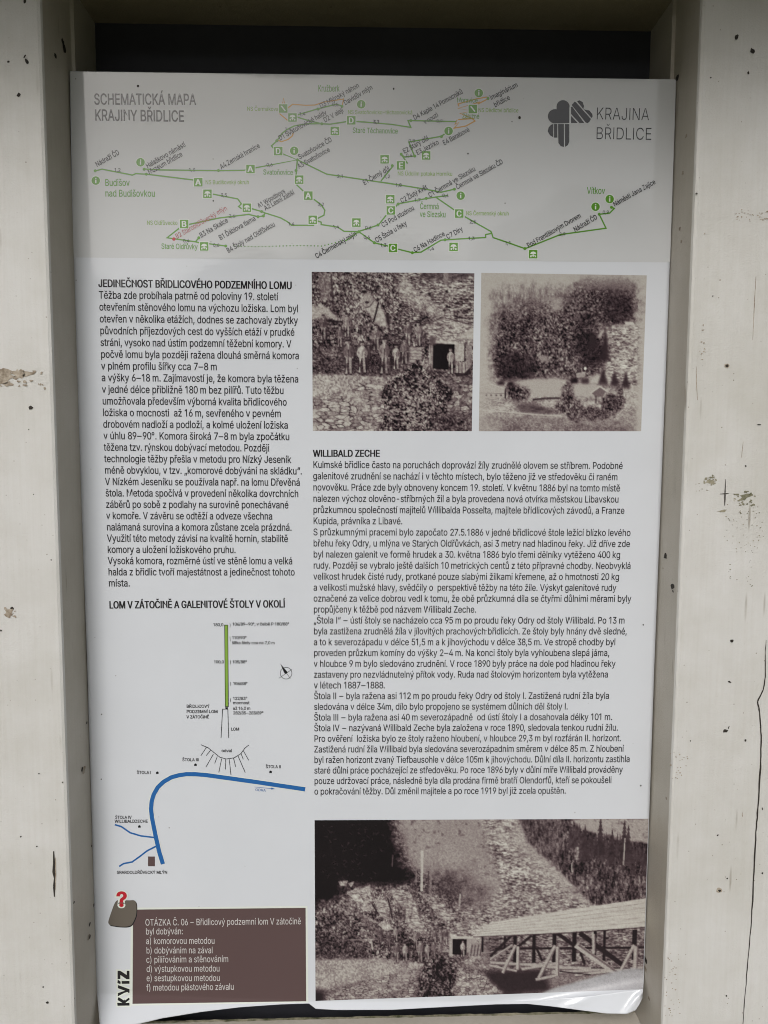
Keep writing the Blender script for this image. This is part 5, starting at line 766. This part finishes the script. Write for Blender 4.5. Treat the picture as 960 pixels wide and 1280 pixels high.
def badge(name, x, y, kind):
    g = Marks(); r = 5.3
    if kind == 'i':
        g.disc(x, y, r+.9, 3, 1, 24); g.disc(x, y, r, 4, 0, 24); o = 5
        g.disc(x+.1, y-2.7, .85, o, 1, 10); g.poly([(x-.8, y-1.1), (x+.8, y-1.1), (x+.8, y+3.2), (x-.8, y+3.2)], o, 1)
    else:
        q = lambda e: [(x-r-e, y-r-e), (x+r+e, y-r-e), (x+r+e, y+r+e), (x-r-e, y+r+e)]
        g.poly(q(.9), 3, 1); g.poly(q(0), 4, 0)
        if kind == 'shelter':
            g.poly([(x-3.9, y-.2), (x-2.6, y-2.6), (x, y-3.4), (x+2.6, y-2.6), (x+3.9, y-.2)], 5, 1); g.poly([(x-.7, y-.2), (x+.7, y-.2), (x+.6, y+3.4), (x-.6, y+3.4)], 5, 1)
            for s in (-1, 1): g.poly([(x+s*3.6, y+1.6), (x+s*2, y+1.6), (x+s*2, y+3.8), (x+s*3.6, y+3.8)], 5, 1)
            g.poly([(x-2.2, y+1.2), (x+2.2, y+1.2), (x+2.2, y+1.9), (x-2.2, y+1.9)], 5.6, 1)
        elif kind == 'board': g.poly([(x-3.4, y-3.2), (x-1.6, y-3.6), (x+3.4, y+2.8), (x+2.0, y+3.6)], 5, 1)
    ob = g.build(name, [M['green'], M['pale']], mp)
    if len(kind) == 1 and kind != 'i':
        wd = {'A': 6.2, 'B': 5.4, 'C': 5.8, 'D': 5.6, 'E': 4.8}[kind]; tv, tf = text_mesh(kind, plane_xy(x-wd/2, y+3.6), plane_xy(x+wd/2, y+3.6), cap_units(x, y+3.6, 7.2), 104, 5)
        me = ob.data; n0 = len(me.vertices); v = [tuple(q.co) for q in me.vertices]+[tuple(r_) for r_ in tv]; fc = [tuple(q.vertices) for q in me.polygons]; ix = [q.material_index for q in me.polygons]
        fc += [tuple(n0+i for i in t) for t in tf]; ix += [1]*len(tf); me.clear_geometry(); me.from_pydata(v, [], fc); me.polygons.foreach_set('material_index', np.array(ix, np.int32)); me.update()
for zz, x, y, k in ((zC, 645, 252, 'A'), (zC, 930, 180, 'A'), (zD, 460, 325, 'A'), (zC, 568, 480, 'B'), (zA, 255, 527, 'D'), (zA, 742, 322, 'D'), (zB, 245, 467, 'E'), (zE, 553, 257, 'C'), (zE, 225, 242, 'C'), (zE, 235, 422, 'C')): badge('letter_badge', *zz(x, y), k)
for zz, x, y in ((zC, 695, 315), (zC, 910, 391), (zC, 677, 602), (zD, 410, 238), (zD, 484, 457), (zD, 722, 472), (zD, 876, 127), (zB, 371, 417), (zA, 350, 303), (zA, 632, 393), (zE, 222, 188), (zE, 526, 417), (zE, 908, 452)): badge('shelter_icon', *zz(x, y), 'shelter')
for zz, x, y in ((zC, 86, 243), (zC, 330, 143), (zA, 361, 525), (zA, 808, 215), (zB, 634, 105), (zB, 483, 295), (zE, 560, 171), (zF, 543, 255), (zF, 620, 213)): badge('info_icon', *zz(x, y), 'i')
for zz, x, y in ((zA, 288, 243), (zB, 604, 185)): badge('board_icon', *zz(x, y), 'board')
T = lambda s, zz, a, b, cap, fat=4: (s, zz(*a), zz(*b), cap, fat)
labels('place_name', mp, [T('Budišov', zC, (138, 272), (271, 272), 8.4), T('nad Budišovkou', zC, (139, 330), (410, 331), 8.4), T('Kružberk', zA, (522, 130), (663, 130), 8.0), T('Svatoňovice', zD, (215, 210), (376, 212), 6.4), T('Staré Oldřůvky', zC, (445, 615), (641, 618), 6.6), T('Staré Těchanovice', zB, (4, 304), (229, 308), 6.6), T('Čermná', zE, (365, 235), (455, 236), 7.2), T('ve Slezsku', zE, (365, 273), (488, 275), 7.2), T('Vítkov', zF, (497, 184), (594, 185), 8.2), T('Moravice', zB, (525, 152), (628, 153), 6.0), T('Zálužné', zB, (552, 232), (636, 233), 6.0)], M['green'], 3)
labels('trail_name', mp, [T('NS Budišovský okruh', zC, (685, 263), (922, 263), 5.2, 3), T('NS Oldřůvecko', zC, (366, 484), (532, 485), 5.2, 3), T('NS Čermákova', zA, (48, 258), (256, 260), 5.0, 3), T('NS Svatoňovicko-těchanovická', zB, (-20, 210), (302, 212), 5.0, 3), T('NS Dědictví břidlice', zB, (632, 200), (832, 202), 5.0, 3), T('NS Údolím potoka Horníku', zE, (258, 74), (520, 76), 5.0, 3), T('NS Čermenský okruh', zE, (586, 265), (791, 266), 5.0, 3)], M['lime'], 3)
labels('stop_name', mp, [T('Nádraží ČD', zC, (94, 168), (217, 98), 6.3), T('Halaškovo náměstí', zC, (370, 176), (578, 55), 6.3), T('Muzeum břidlice', zC, (380, 210), (561, 108), 6.3), ('A4 Zemská hranice', (277, 211.5), (325.4, 184.0), 6.3, 4), T('B3 Na Skalce', zC, (662, 555), (810, 468), 6.3), ('B1 Ďáblova tlama', zC(767, 568), zD(175, 458), 6.3, 4), ('B4 Štoly nad Oldřůvkou', zC(810, 638), zD(281, 490), 6.3, 4),
    T('A1 Woodboys', zD, (192, 393), (336, 308), 6.0), T('A2 Lesní zátiší', zD, (227, 406), (386, 316), 6.0), T('Svatoňovice ČD', zD, (414, 127), (591, 28), 6.2), T('A3 Svatoňovice', zD, (410, 178), (580, 83), 6.2), T('E1 Černý důl', zD, (767, 268), (906, 186), 6.2), T('C4 Čermenský mlýn', zD, (507, 668), (726, 542), 6.2), T('C5 Štola u řeky', zE, (158, 396), (304, 311), 6.2), T('C3 Pod studnou', zE, (188, 323), (339, 237), 6.2), T('C6 Na Hadince', zE, (342, 443), (486, 361), 6.2), T('C7 Díry', zE, (499, 380), (573, 339), 6.2), T('C2 Žlutý květ', zE, (279, 207), (402, 138), 6.2), T('C1 Čermná ve Slezsku', zE, (413, 180), (633, 50), 6.2), T('Čermná ve Slezsku ČD', zE, (545, 141), (765, 15), 6.2),
    T('Pod Františkovým Dvorem', zF, (178, 479), (466, 312), 6.2), T('Nádraží ČD', zF, (432, 392), (555, 320), 6.2), T('Náměstí Jana Zajíce', zF, (648, 254), (872, 128), 6.2), T('D3 Mlýnský náhon', zA, (542, 243), (797, 100), 6.2), T('Davidův mlýn', zA, (703, 221), (887, 113), 6.2), T('D1 Svatoňovické haldy', zA, (268, 456), (581, 281), 6.2), T('D2 V aleji', zA, (568, 336), (692, 265), 6.2), T('D4 Kaple 14 Pomocníků', zB, (314, 240), (556, 106), 6.2), T('v nouzi', zB, (367, 262), (433, 220), 6.0), T('Imaginárium', zB, (697, 140), (831, 72), 6.2), T('břidlice', zB, (717, 176), (792, 136), 6.2), T('E2 Starý důl', zB, (263, 408), (385, 339), 6.2), T('E3 Jezírko', zB, (328, 415), (436, 359), 6.2), T('E4 Barabové', zB, (462, 366), (590, 296), 6.2)], M['black'], 6)
lettering('red_stop_name', mp, [T('B2 Starooldřůvecký mlýn', zC, (530, 560), (805, 402), 6.2, 0)], M['wine'], 6)
dn = [(zC, 188, 194, '1,2'), (zC, 594, 193, '1,3'), (zD, 232, 166, '0,6'), (zC, 768, 331, '3,5'), (zC, 812, 445, '2,6'), (zC, 563, 580, '0,4'), (zC, 726, 604, '0,6'), (zD, 350, 488, '1,4'), (zD, 512, 382, '3,2'), (zD, 594, 504, '1,4'), (zD, 770, 509, '0,6'), (zD, 762, 560, '0,4'), (zD, 852, 604, '1,3'), (zD, 617, 228, '2,1'), (zE, 247, 128, '1,8'), (zE, 338, 200, '1,7'), (zE, 472, 178, '0,4'), (zE, 603, 304, '2,5'), (zE, 772, 406, '1,1'), (zE, 597, 384, '1,3'), (zE, 402, 432, '1,4'), (zF, 345, 413, '2,9'), (zF, 582, 294, '0,9'), (zB, 104, 256, '3,1'), (zB, 422, 253, '0,9'), (zA, 395, 290, '1,4'), (zA, 300, 392, '1,4'), (zA, 890, 343, '3,1'), (zA, 615, 228, '0,5'), (zB, 270, 425, '0,4'), (zB, 160, 530, '1,2'), (zB, 283, 352, '0,8')]
labels('distance_number', mp, [(s, (zz(x, y)[0], zz(x, y)[1]), (zz(x, y)[0]+7.6, zz(x, y)[1]), 4.2, 2) for zz, x, y, s in dn], M['grey'], 5)

# --- left column
HB = 105
lettering('heading', poster, [('JEDINEČNOST BŘIDLICOVÉHO PODZEMNÍHO LOMU', (123.4, 358.6), (364.8, 361.4), 9.3, HB)], M['black'], 3)
left = ['Těžba zde probíhala patrně od poloviny 19. století', 'otevřením stěnového lomu na výchozu ložiska. Lom byl', 'otevřen v několika etážích, dodnes se zachovaly zbytky', 'původních příjezdových cest do vyšších etáží v prudké', 'stráni, vysoko nad ústím podzemní těžební komory. V', 'počvě lomu byla později ražena dlouhá směrná komora', 'v plném profilu šířky cca 7–8 m', 'a výšky 6–18 m. Zajímavostí je, že komora byla těžena', 'v jedné délce přibližně 180 m bez pilířů. Tuto těžbu', 'umožňovala především výborná kvalita břidlicového', 'ložiska o mocnosti  až 16 m, sevřeného v pevném', 'drobovém nadloží a podloží, a kolmé uložení ložiska', 'v úhlu 89–90°. Komora široká 7–8 m byla zpočátku', 'těžena tzv. rýnskou dobývací metodou. Později', 'technologie těžby přešla v metodu pro Nízký Jeseník', 'méně obvyklou, v tzv. „komorové dobývání na skládku“.', 'V Nízkém Jeseníku se používala např. na lomu Dřevěná', 'štola. Metoda spočívá v provedení několika dovrchních', 'záběrů po sobě z podlahy na surovině ponechávané', 'v komoře. V závěru se odtěží a odveze všechna', 'nalámaná surovina a komora zůstane zcela prázdná.', 'Využití této metody závisí na kvalitě hornin, stabilitě', 'komory a uložení ložiskového pruhu.', 'Vysoká komora, rozměrné ústí ve stěně lomu a velká', 'halda z břidlic tvoří majestátnost a jedinečnost tohoto', 'místa.']
lend = [347.5, 372.8, 372.2, 368.1, 364.1, 373.8, 271.3, 373.1, 354.7, 358.4, 351.3, 360, 361.9, 336.6, 363.8, 377.5, 375, 373.1, 360.6, 340.6, 364.7, 360, 294.7, 365.6, 368.4, 162.5]
def column(texts, ends, pa, pb, cap0, cap1, fat, slope0, slope1):
    """lines at an even pitch on the poster between first baseline start pa and last baseline start pb"""
    out, n = [], len(texts)-1; Ya, Yb = plane_xy(*pa)[1], plane_xy(*pb)[1]
    for i, (s, e) in enumerate(zip(texts, ends)):
        Yt = Ya+(Yb-Ya)*i/n; lo, hi = pa[1]-5, pb[1]+5
        x = pa[0]+(pb[0]-pa[0])*i/n
        for _ in range(30):
            mid = (lo+hi)/2
            if plane_xy(x, mid)[1] < Yt: lo = mid
            else: hi = mid
        k = i/n; out.append((s, (x, mid), (e, mid+(e-x)*(slope0+(slope1-slope0)*k)), cap0+(cap1-cap0)*k, fat))
    return out
lettering('body_text', poster, column(left, lend, (124.0, 373.2), (136.2, 733.1), 9.3, 8.8, 4, 0.0095, 0.0005), M['black'], 3)
lettering('heading', poster, [('LOM V ZÁTOČINĚ A GALENITOVÉ ŠTOLY V OKOLÍ', (137, 760.6), (356.2, 759.3), 9.0, HB)], M['black'], 3)
# --- right column
lettering('heading', poster, [('WILLIBALD ZECHE', (391.8, 570.8), (474.7, 570.8), 8.4, HB)], M['black'], 3)
right = ['Kulmské břidlice často na poruchách doprovází žíly zrudnělé olovem se stříbrem. Podobné', 'galenitové zrudnění se nachází i v těchto místech, bylo těženo již ve středověku či raném', 'novověku. Práce zde byly obnoveny koncem 19. století. V květnu 1886 byl na tomto místě', 'nalezen výchoz olověno-stříbrných žil a byla provedena nová otvírka městskou Libavskou', 'průzkumnou společností majitelů Willibalda Posselta, majitele břidlicových závodů, a Franze', 'Kupida, právníka z Libavé.', 'S průzkumnými pracemi bylo započato 27.5.1886 v jedné břidlicové štole ležící blízko levého', 'břehu řeky Odry, u mlýna ve Starých Oldřůvkách, asi 3 metry nad hladinou řeky. Již dříve zde', 'byl nalezen galenit ve formě hrudek a 30. května 1886 bylo třemi dělníky vytěženo 400 kg', 'rudy. Později se vybralo ještě dalších 10 metrických centů z této přípravné chodby. Neobvyklá', 'velikost hrudek čisté rudy, protkané pouze slabými žilkami křemene, až o hmotnosti 20 kg', 'a velikosti mužské hlavy, svědčily o  perspektivě těžby na této žíle. Výskyt galenitové rudy', 'označené za velice dobrou vedl k tomu, že obě průzkumná díla se čtyřmi důlními měrami byly', 'propůjčeny k těžbě pod názvem Willibald Zeche.',
         '„Štola I“ – ústí štoly se nacházelo cca 95 m po proudu řeky Odry od štoly Willibald. Po 13 m', 'byla zastižena zrudnělá žíla v jílovitých prachových břidlicích. Ze štoly byly hnány dvě sledné,', 'a to k severozápadu v délce 51,5 m a k jihovýchodu v délce 38,5 m. Ve stropě chodby byl', 'proveden průzkum komíny do výšky 2–4 m. Na konci štoly byla vyhloubena slepá jáma,', 'v hloubce 9 m bylo sledováno zrudnění. V roce 1890 byly práce na dole pod hladinou řeky', 'zastaveny pro nezvládnutelný přítok vody. Ruda nad štolovým horizontem byla vytěžena', 'v létech 1887–1888.', 'Štola II – byla ražena asi 112 m po proudu řeky Odry od štoly I. Zastižená rudní žíla byla', 'sledována v délce 34m, dílo bylo propojeno se systémem důlních děl štoly I.', 'Štola III – byla ražena asi 40 m severozápadně  od ústí štoly I a dosahovala délky 101 m.', 'Štola IV – nazývaná Willibald Zeche byla založena v roce 1890, sledovala tenkou rudní žílu.', 'Pro ověření  ložiska bylo ze štoly raženo hloubení, v hloubce 29,3 m byl rozfárán II. horizont.', 'Zastižená rudní žíla Willibald byla sledována severozápadním směrem v délce 85 m. Z hloubení', 'byl ražen horizont zvaný Tiefbausohle v délce 105m k jihovýchodu. Důlní díla II. horizontu zastihla', 'staré důlní práce pocházející ze středověku. Po roce 1896 byly v důlní míře Willibald prováděny', 'pouze udržovací práce, následně byla díla prodána firmě bratří Olendorfů, kteří se pokoušeli', 'o pokračování těžby. Důl změnil majitele a po roce 1919 byl již zcela opuštěn.']
rend = [778.3, 772, 775, 773.3, 780.5, 503.1, 788.1, 787.4, 775.4, 788.4, 774, 770.2, 788.9, 595.3, 780.9, 783.6, 769.2, 761.8, 769.2, 760.1, 481.3, 761.5, 709.8, 765.4, 772.6, 776.4, 779.5, 787.2, 778.3, 764.4, 707.4]
lettering('body_text', poster, column(right, rend, (391.6, 584.9), (393.2, 993.2), 8.5, 8.1, 3.5, 0.0035, -0.0035), M['black'], 3)

# --- the three photographs
pa = picture_miners(); patch('photograph', [(389.6, 339.7), (593.0, 341.6), (589.8, 539), (391, 538.6)], pa.w, pa.h, M['ink'], poster, 1, pa.ink())['label'] = 'old photograph of miners standing before a mine entrance'
pb = picture_quarry(); patch('photograph', [(601.6, 341.0), (808.5, 344.2), (801.4, 539.0), (598.5, 539.0)], pb.w, pb.h, M['ink'], poster, 1, pb.ink())['label'] = 'faded old photograph of a wooded quarry with sheds'
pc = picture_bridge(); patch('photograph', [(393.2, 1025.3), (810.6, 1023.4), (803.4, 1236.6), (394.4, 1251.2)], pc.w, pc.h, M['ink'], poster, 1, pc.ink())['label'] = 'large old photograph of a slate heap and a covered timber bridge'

# --- plan of the galleries
ln = Marks(); green_bar = Marks()
green_bar.poly([zG(*p) for p in ((339, 83), (364, 83), (368, 616), (344, 616))], 2, 1); green_bar.poly([zG(*p) for p in ((343.5, 87), (360, 87), (364, 612), (348, 612))], 3, 0)
green_bar.build('gallery_bar', [M['lime'], M['grey']], poster)
for pts, wd in (([(318, 818), (328, 630), (362, 630), (368, 818)], .85), ([(375, 74), (378, 84), (376, 100)], .6), ([(376, 160), (378, 190)], .6), ([(377, 312), (380, 325), (377, 340)], .6), ([(378, 455), (382, 467), (378, 478)], .6), ([(378, 560), (381, 585)], .6)): ln = Marks(); ln.line([zG(*p) for p in pts], wd); ln.build('plan_line', [M['grey']], poster)
ln = Marks(); ln.poly([zG(*p) for p in ((345, 618), (364, 618), (360, 632), (347, 632))], 4)
ln.build('gallery_mouth', [M['grey']], poster); ln = Marks()
ln.line([zH(*p) for p in ((447, 114), (480, 128), (510, 152), (535, 172), (565, 180), (600, 175), (632, 155), (650, 130), (668, 116))], .9)
for a, b in (((472, 127), (447, 165)), ((492, 140), (472, 164)), ((505, 157), (470, 218)), ((523, 168), (511, 200)), ((543, 178), (530, 242)), ((562, 180), (560, 228)), ((578, 181), (586, 254)), ((598, 177), (608, 217)), ((618, 165), (652, 243)), ((632, 155), (643, 182)), ((642, 140), (668, 186))): ln.line([zH(*a), zH(*b)], .8)
ln.build('waste_heap', [M['grey']], poster)
for x, y in ((422, 207), (246, 244), (769, 240), (163, 492)):
    ln = Marks(); ln.poly([zH(x-6, y+5), zH(x-6, y-3), zH(x, y-7), zH(x+6, y-3), zH(x+6, y+5)], 3); ln.build('gallery_marker', [M['grey']], poster)
ln = Marks()
cx, cy = zG(740, 397); ln.line([(cx+7.3*math.cos(i*math.pi/14), cy+7.3*math.sin(i*math.pi/14)) for i in range(28)], .7, 2, 0, True)
ln.line([zG(693, 430), zG(778, 372)], .6); ln.line([zG(720, 365), zG(768, 432)], .6); ln.poly([zG(702, 334), zG(752, 392), zG(738, 402), zG(728, 396)], 3)
ln.build('compass', [M['grey']], poster)
rv = Marks()
riv = [(928, 320), (700, 286), (585, 270), (470, 254), (420, 250), (380, 250), (345, 255), (310, 265), (275, 285), (248, 311), (230, 342), (220, 375), (217, 410), (221, 450), (237, 530), (255, 610), (272, 665)]
rv.line([zH(*p) for p in riv], 7.4, 2, 1); rv.line([zH(*p) for p in riv], 5.3, 4, 0)
for pts in ([(50, 483), (80, 492), (120, 520), (170, 535), (238, 543)], [(70, 676), (90, 663), (130, 655), (165, 630), (200, 603), (246, 580)]): rv.line([zH(*p) for p in pts], 2.0, 3.2, 0)
rv.line([zH(695, 309), zH(775, 317)], .5, 3); rv.poly([zH(772, 312), zH(790, 318), zH(771, 321)], 3)
rv.build('river_line', [M['blue'], M['pale']], poster)
ml = Marks(); ml.poly([zH(*p) for p in ((203, 630), (235, 630), (235, 675), (203, 675))], 2); ml.build('mill_block', [M['brown']], poster)
S_ = 3.7
labels('plan_caption', poster, [T('180,0', zG, (268, 92), (332, 92), S_, 7), T('106/89–90°, v čelbě P 180/88°', zG, (393, 88), (760, 87), S_, 7), T('110/90°', zG, (390, 176), (484, 176), S_, 7), T('šířka štoly cca na 7,0 m', zG, (390, 209), (666, 209), S_, 7), T('100,0', zG, (272, 333), (336, 333), S_, 7), T('105/88°', zG, (393, 333), (486, 333), S_, 7), T('106/88°', zG, (397, 474), (490, 474), S_, 7), T('122/83°', zG, (396, 570), (488, 570), S_, 7), T('mocnost', zG, (397, 598), (502, 598), S_, 7), T('až 16,0 m', zG, (397, 634), (508, 634), S_, 7), T('282/85–283/89°', zG, (397, 664), (593, 664), S_, 7),
    T('BŘIDLICOVÝ', zG, (95, 621), (243, 621), S_, 7), T('PODZEMNÍ LOM', zG, (95, 655), (296, 655), S_, 7), T('V ZÁTOČINĚ', zG, (95, 690), (240, 690), S_, 7), T('LOM', zG, (383, 769), (436, 769), S_, 7), T('odval', zH, (543, 148), (590, 148), 3.7, 7), T('ŠTOLA III', zH, (362, 190), (437, 190), S_, 7), T('ŠTOLA I', zH, (152, 249), (217, 249), S_, 7), T('ŠTOLA II', zH, (747, 222), (816, 222), S_, 7), T('ŠTOLA IV', zH, (52, 456), (127, 456), S_, 7), T('WILLIBALDZECHE', zH, (50, 474), (202, 474), S_, 7), T('SRAROOLDŘŮVECKÝ MLÝN', zH, (60, 710), (292, 710), S_, 7)], M['black'], 4)
lettering('river_name', poster, [T('ODRA', zH, (698, 327), (746, 331), 3.2, 0)], M['blue'], 5)

# --- quiz panel
qz = patch('quiz_panel', [(166.3, 1137.0), (382.0, 1134.8), (382.8, 1251.6), (165.6, 1254.8)], 60, 60, M['brown'], poster, 2)
patch('quiz_border', [(163.6, 1134.6), (384.4, 1132.4), (385.4, 1253.2), (162.6, 1257.0)], 60, 60, M['pale'], poster, 1)
qt = [('OTÁZKA Č. 06 – Břidlicový podzemní lom V zátočině', 262, 214.5, 884, 209), ('byl dobýván:', 264, 250, 412, 249), ('a) komorovou metodou', 265, 288.5, 539, 287), ('b) dobýváním na zával', 266, 326, 531, 325), ('c) pilířováním a stěnováním', 266, 363, 594, 360), ('d) výstupkovou metodou', 267, 400, 559, 398), ('e) sestupkovou metodou', 267, 437, 560, 436), ('f) metodou plástového závalu', 267, 475, 616, 471)]
lettering('quiz_text', qz, [(s, zQ(a, b), zQ(c, d), 8.0, 0) for s, a, b, c, d in qt], M['cream'], 4)
def fat_text(name, s, p, q, cap, fat, m, level): return lettering(name, poster, [(s, p, q, cap, fat)], m, level)
# KVÍZ runs up the panel's left side (small i with its stroke)
wz = lambda u, v: zS(240-v*1.06, 1184-u)
KV = [[(2, 0), (28, 0), (28, 36), (58, 0), (90, 0), (52, 52), (84, 100), (54, 106), (28, 64), (28, 110), (0, 106)], [(124, 0), (156, 0), (196, 102), (166, 104), (142, 40), (120, 104), (90, 104)], [(207, 0), (235, 0), (233, 70), (207, 70)], [(203, 80), (226, 78), (248, 104), (214, 108)], [(250, 0), (330, 0), (330, 25), (290, 25), (330, 82), (330, 106), (252, 106), (252, 81), (290, 81), (250, 25)]]
kw = Marks()
for g in KV: kw.line([wz(*q) for q in g], 3.4, 3, 1, True)
for g in KV:
    X, Y, f = filled([np.array([plane_xy(*wz(*q)) for q in g])]); kw.n += 1; n0 = len(kw.v); kw.v += [tuple(r) for r in print_xyz(X, Y, 4.2)]; kw.f += [tuple(n0+i for i in reversed(t)) for t in f]; kw.k += [0]*len(f)
kw.build('quiz_word', [M['black'], M['pale']], poster)
st = Marks(); outl = [(36, 402), (58, 330), (108, 192), (160, 188), (230, 192), (286, 188), (306, 215), (306, 300), (300, 345), (262, 425), (215, 440), (140, 438), (90, 430), (55, 425)]
for _ in range(2): outl = [q for a, c in zip(outl, outl[1:]+outl[:1]) for q in ((a[0]*.78+c[0]*.22, a[1]*.78+c[1]*.22), (a[0]*.22+c[0]*.78, a[1]*.22+c[1]*.78))]
st.poly([zS(x+7, y+9) for x, y in outl], 3, 0); st.poly([zS(*p) for p in outl], 4.5, 1)
st.build('slate_badge', [M['black'], M['slate']], poster)
for nm, ex, m, lv in (('question_mark_outline', 34, M['pale'], 6), ('question_mark', 12, M['red'], 7)): lettering(nm, poster, [('?', zS(130, 247), zS(212, 247), 17.6, ex)], m, lv)
# a few flecks of dirt stuck to the sheet
fl = Marks()
for x, y, r in ((172.5, 107.5, 1.2), (649.5, 147, 1.5), (492, 111, 1.0), (266.5, 251, .8), (126.5, 974, .7), (127, 893, .7), (607.5, 788, .6), (804, 781, .8), (801, 982, .8), (585, 192, .8), (640, 152, .6)):
    fl = Marks(); fl.poly([(x+r*(1+.4*rnd.random())*math.cos(-a*.9), y+1.4*r*math.sin(-a*.9)) for a in range(7)], 6); fl.build('dirt_fleck', [M['hole']], poster)
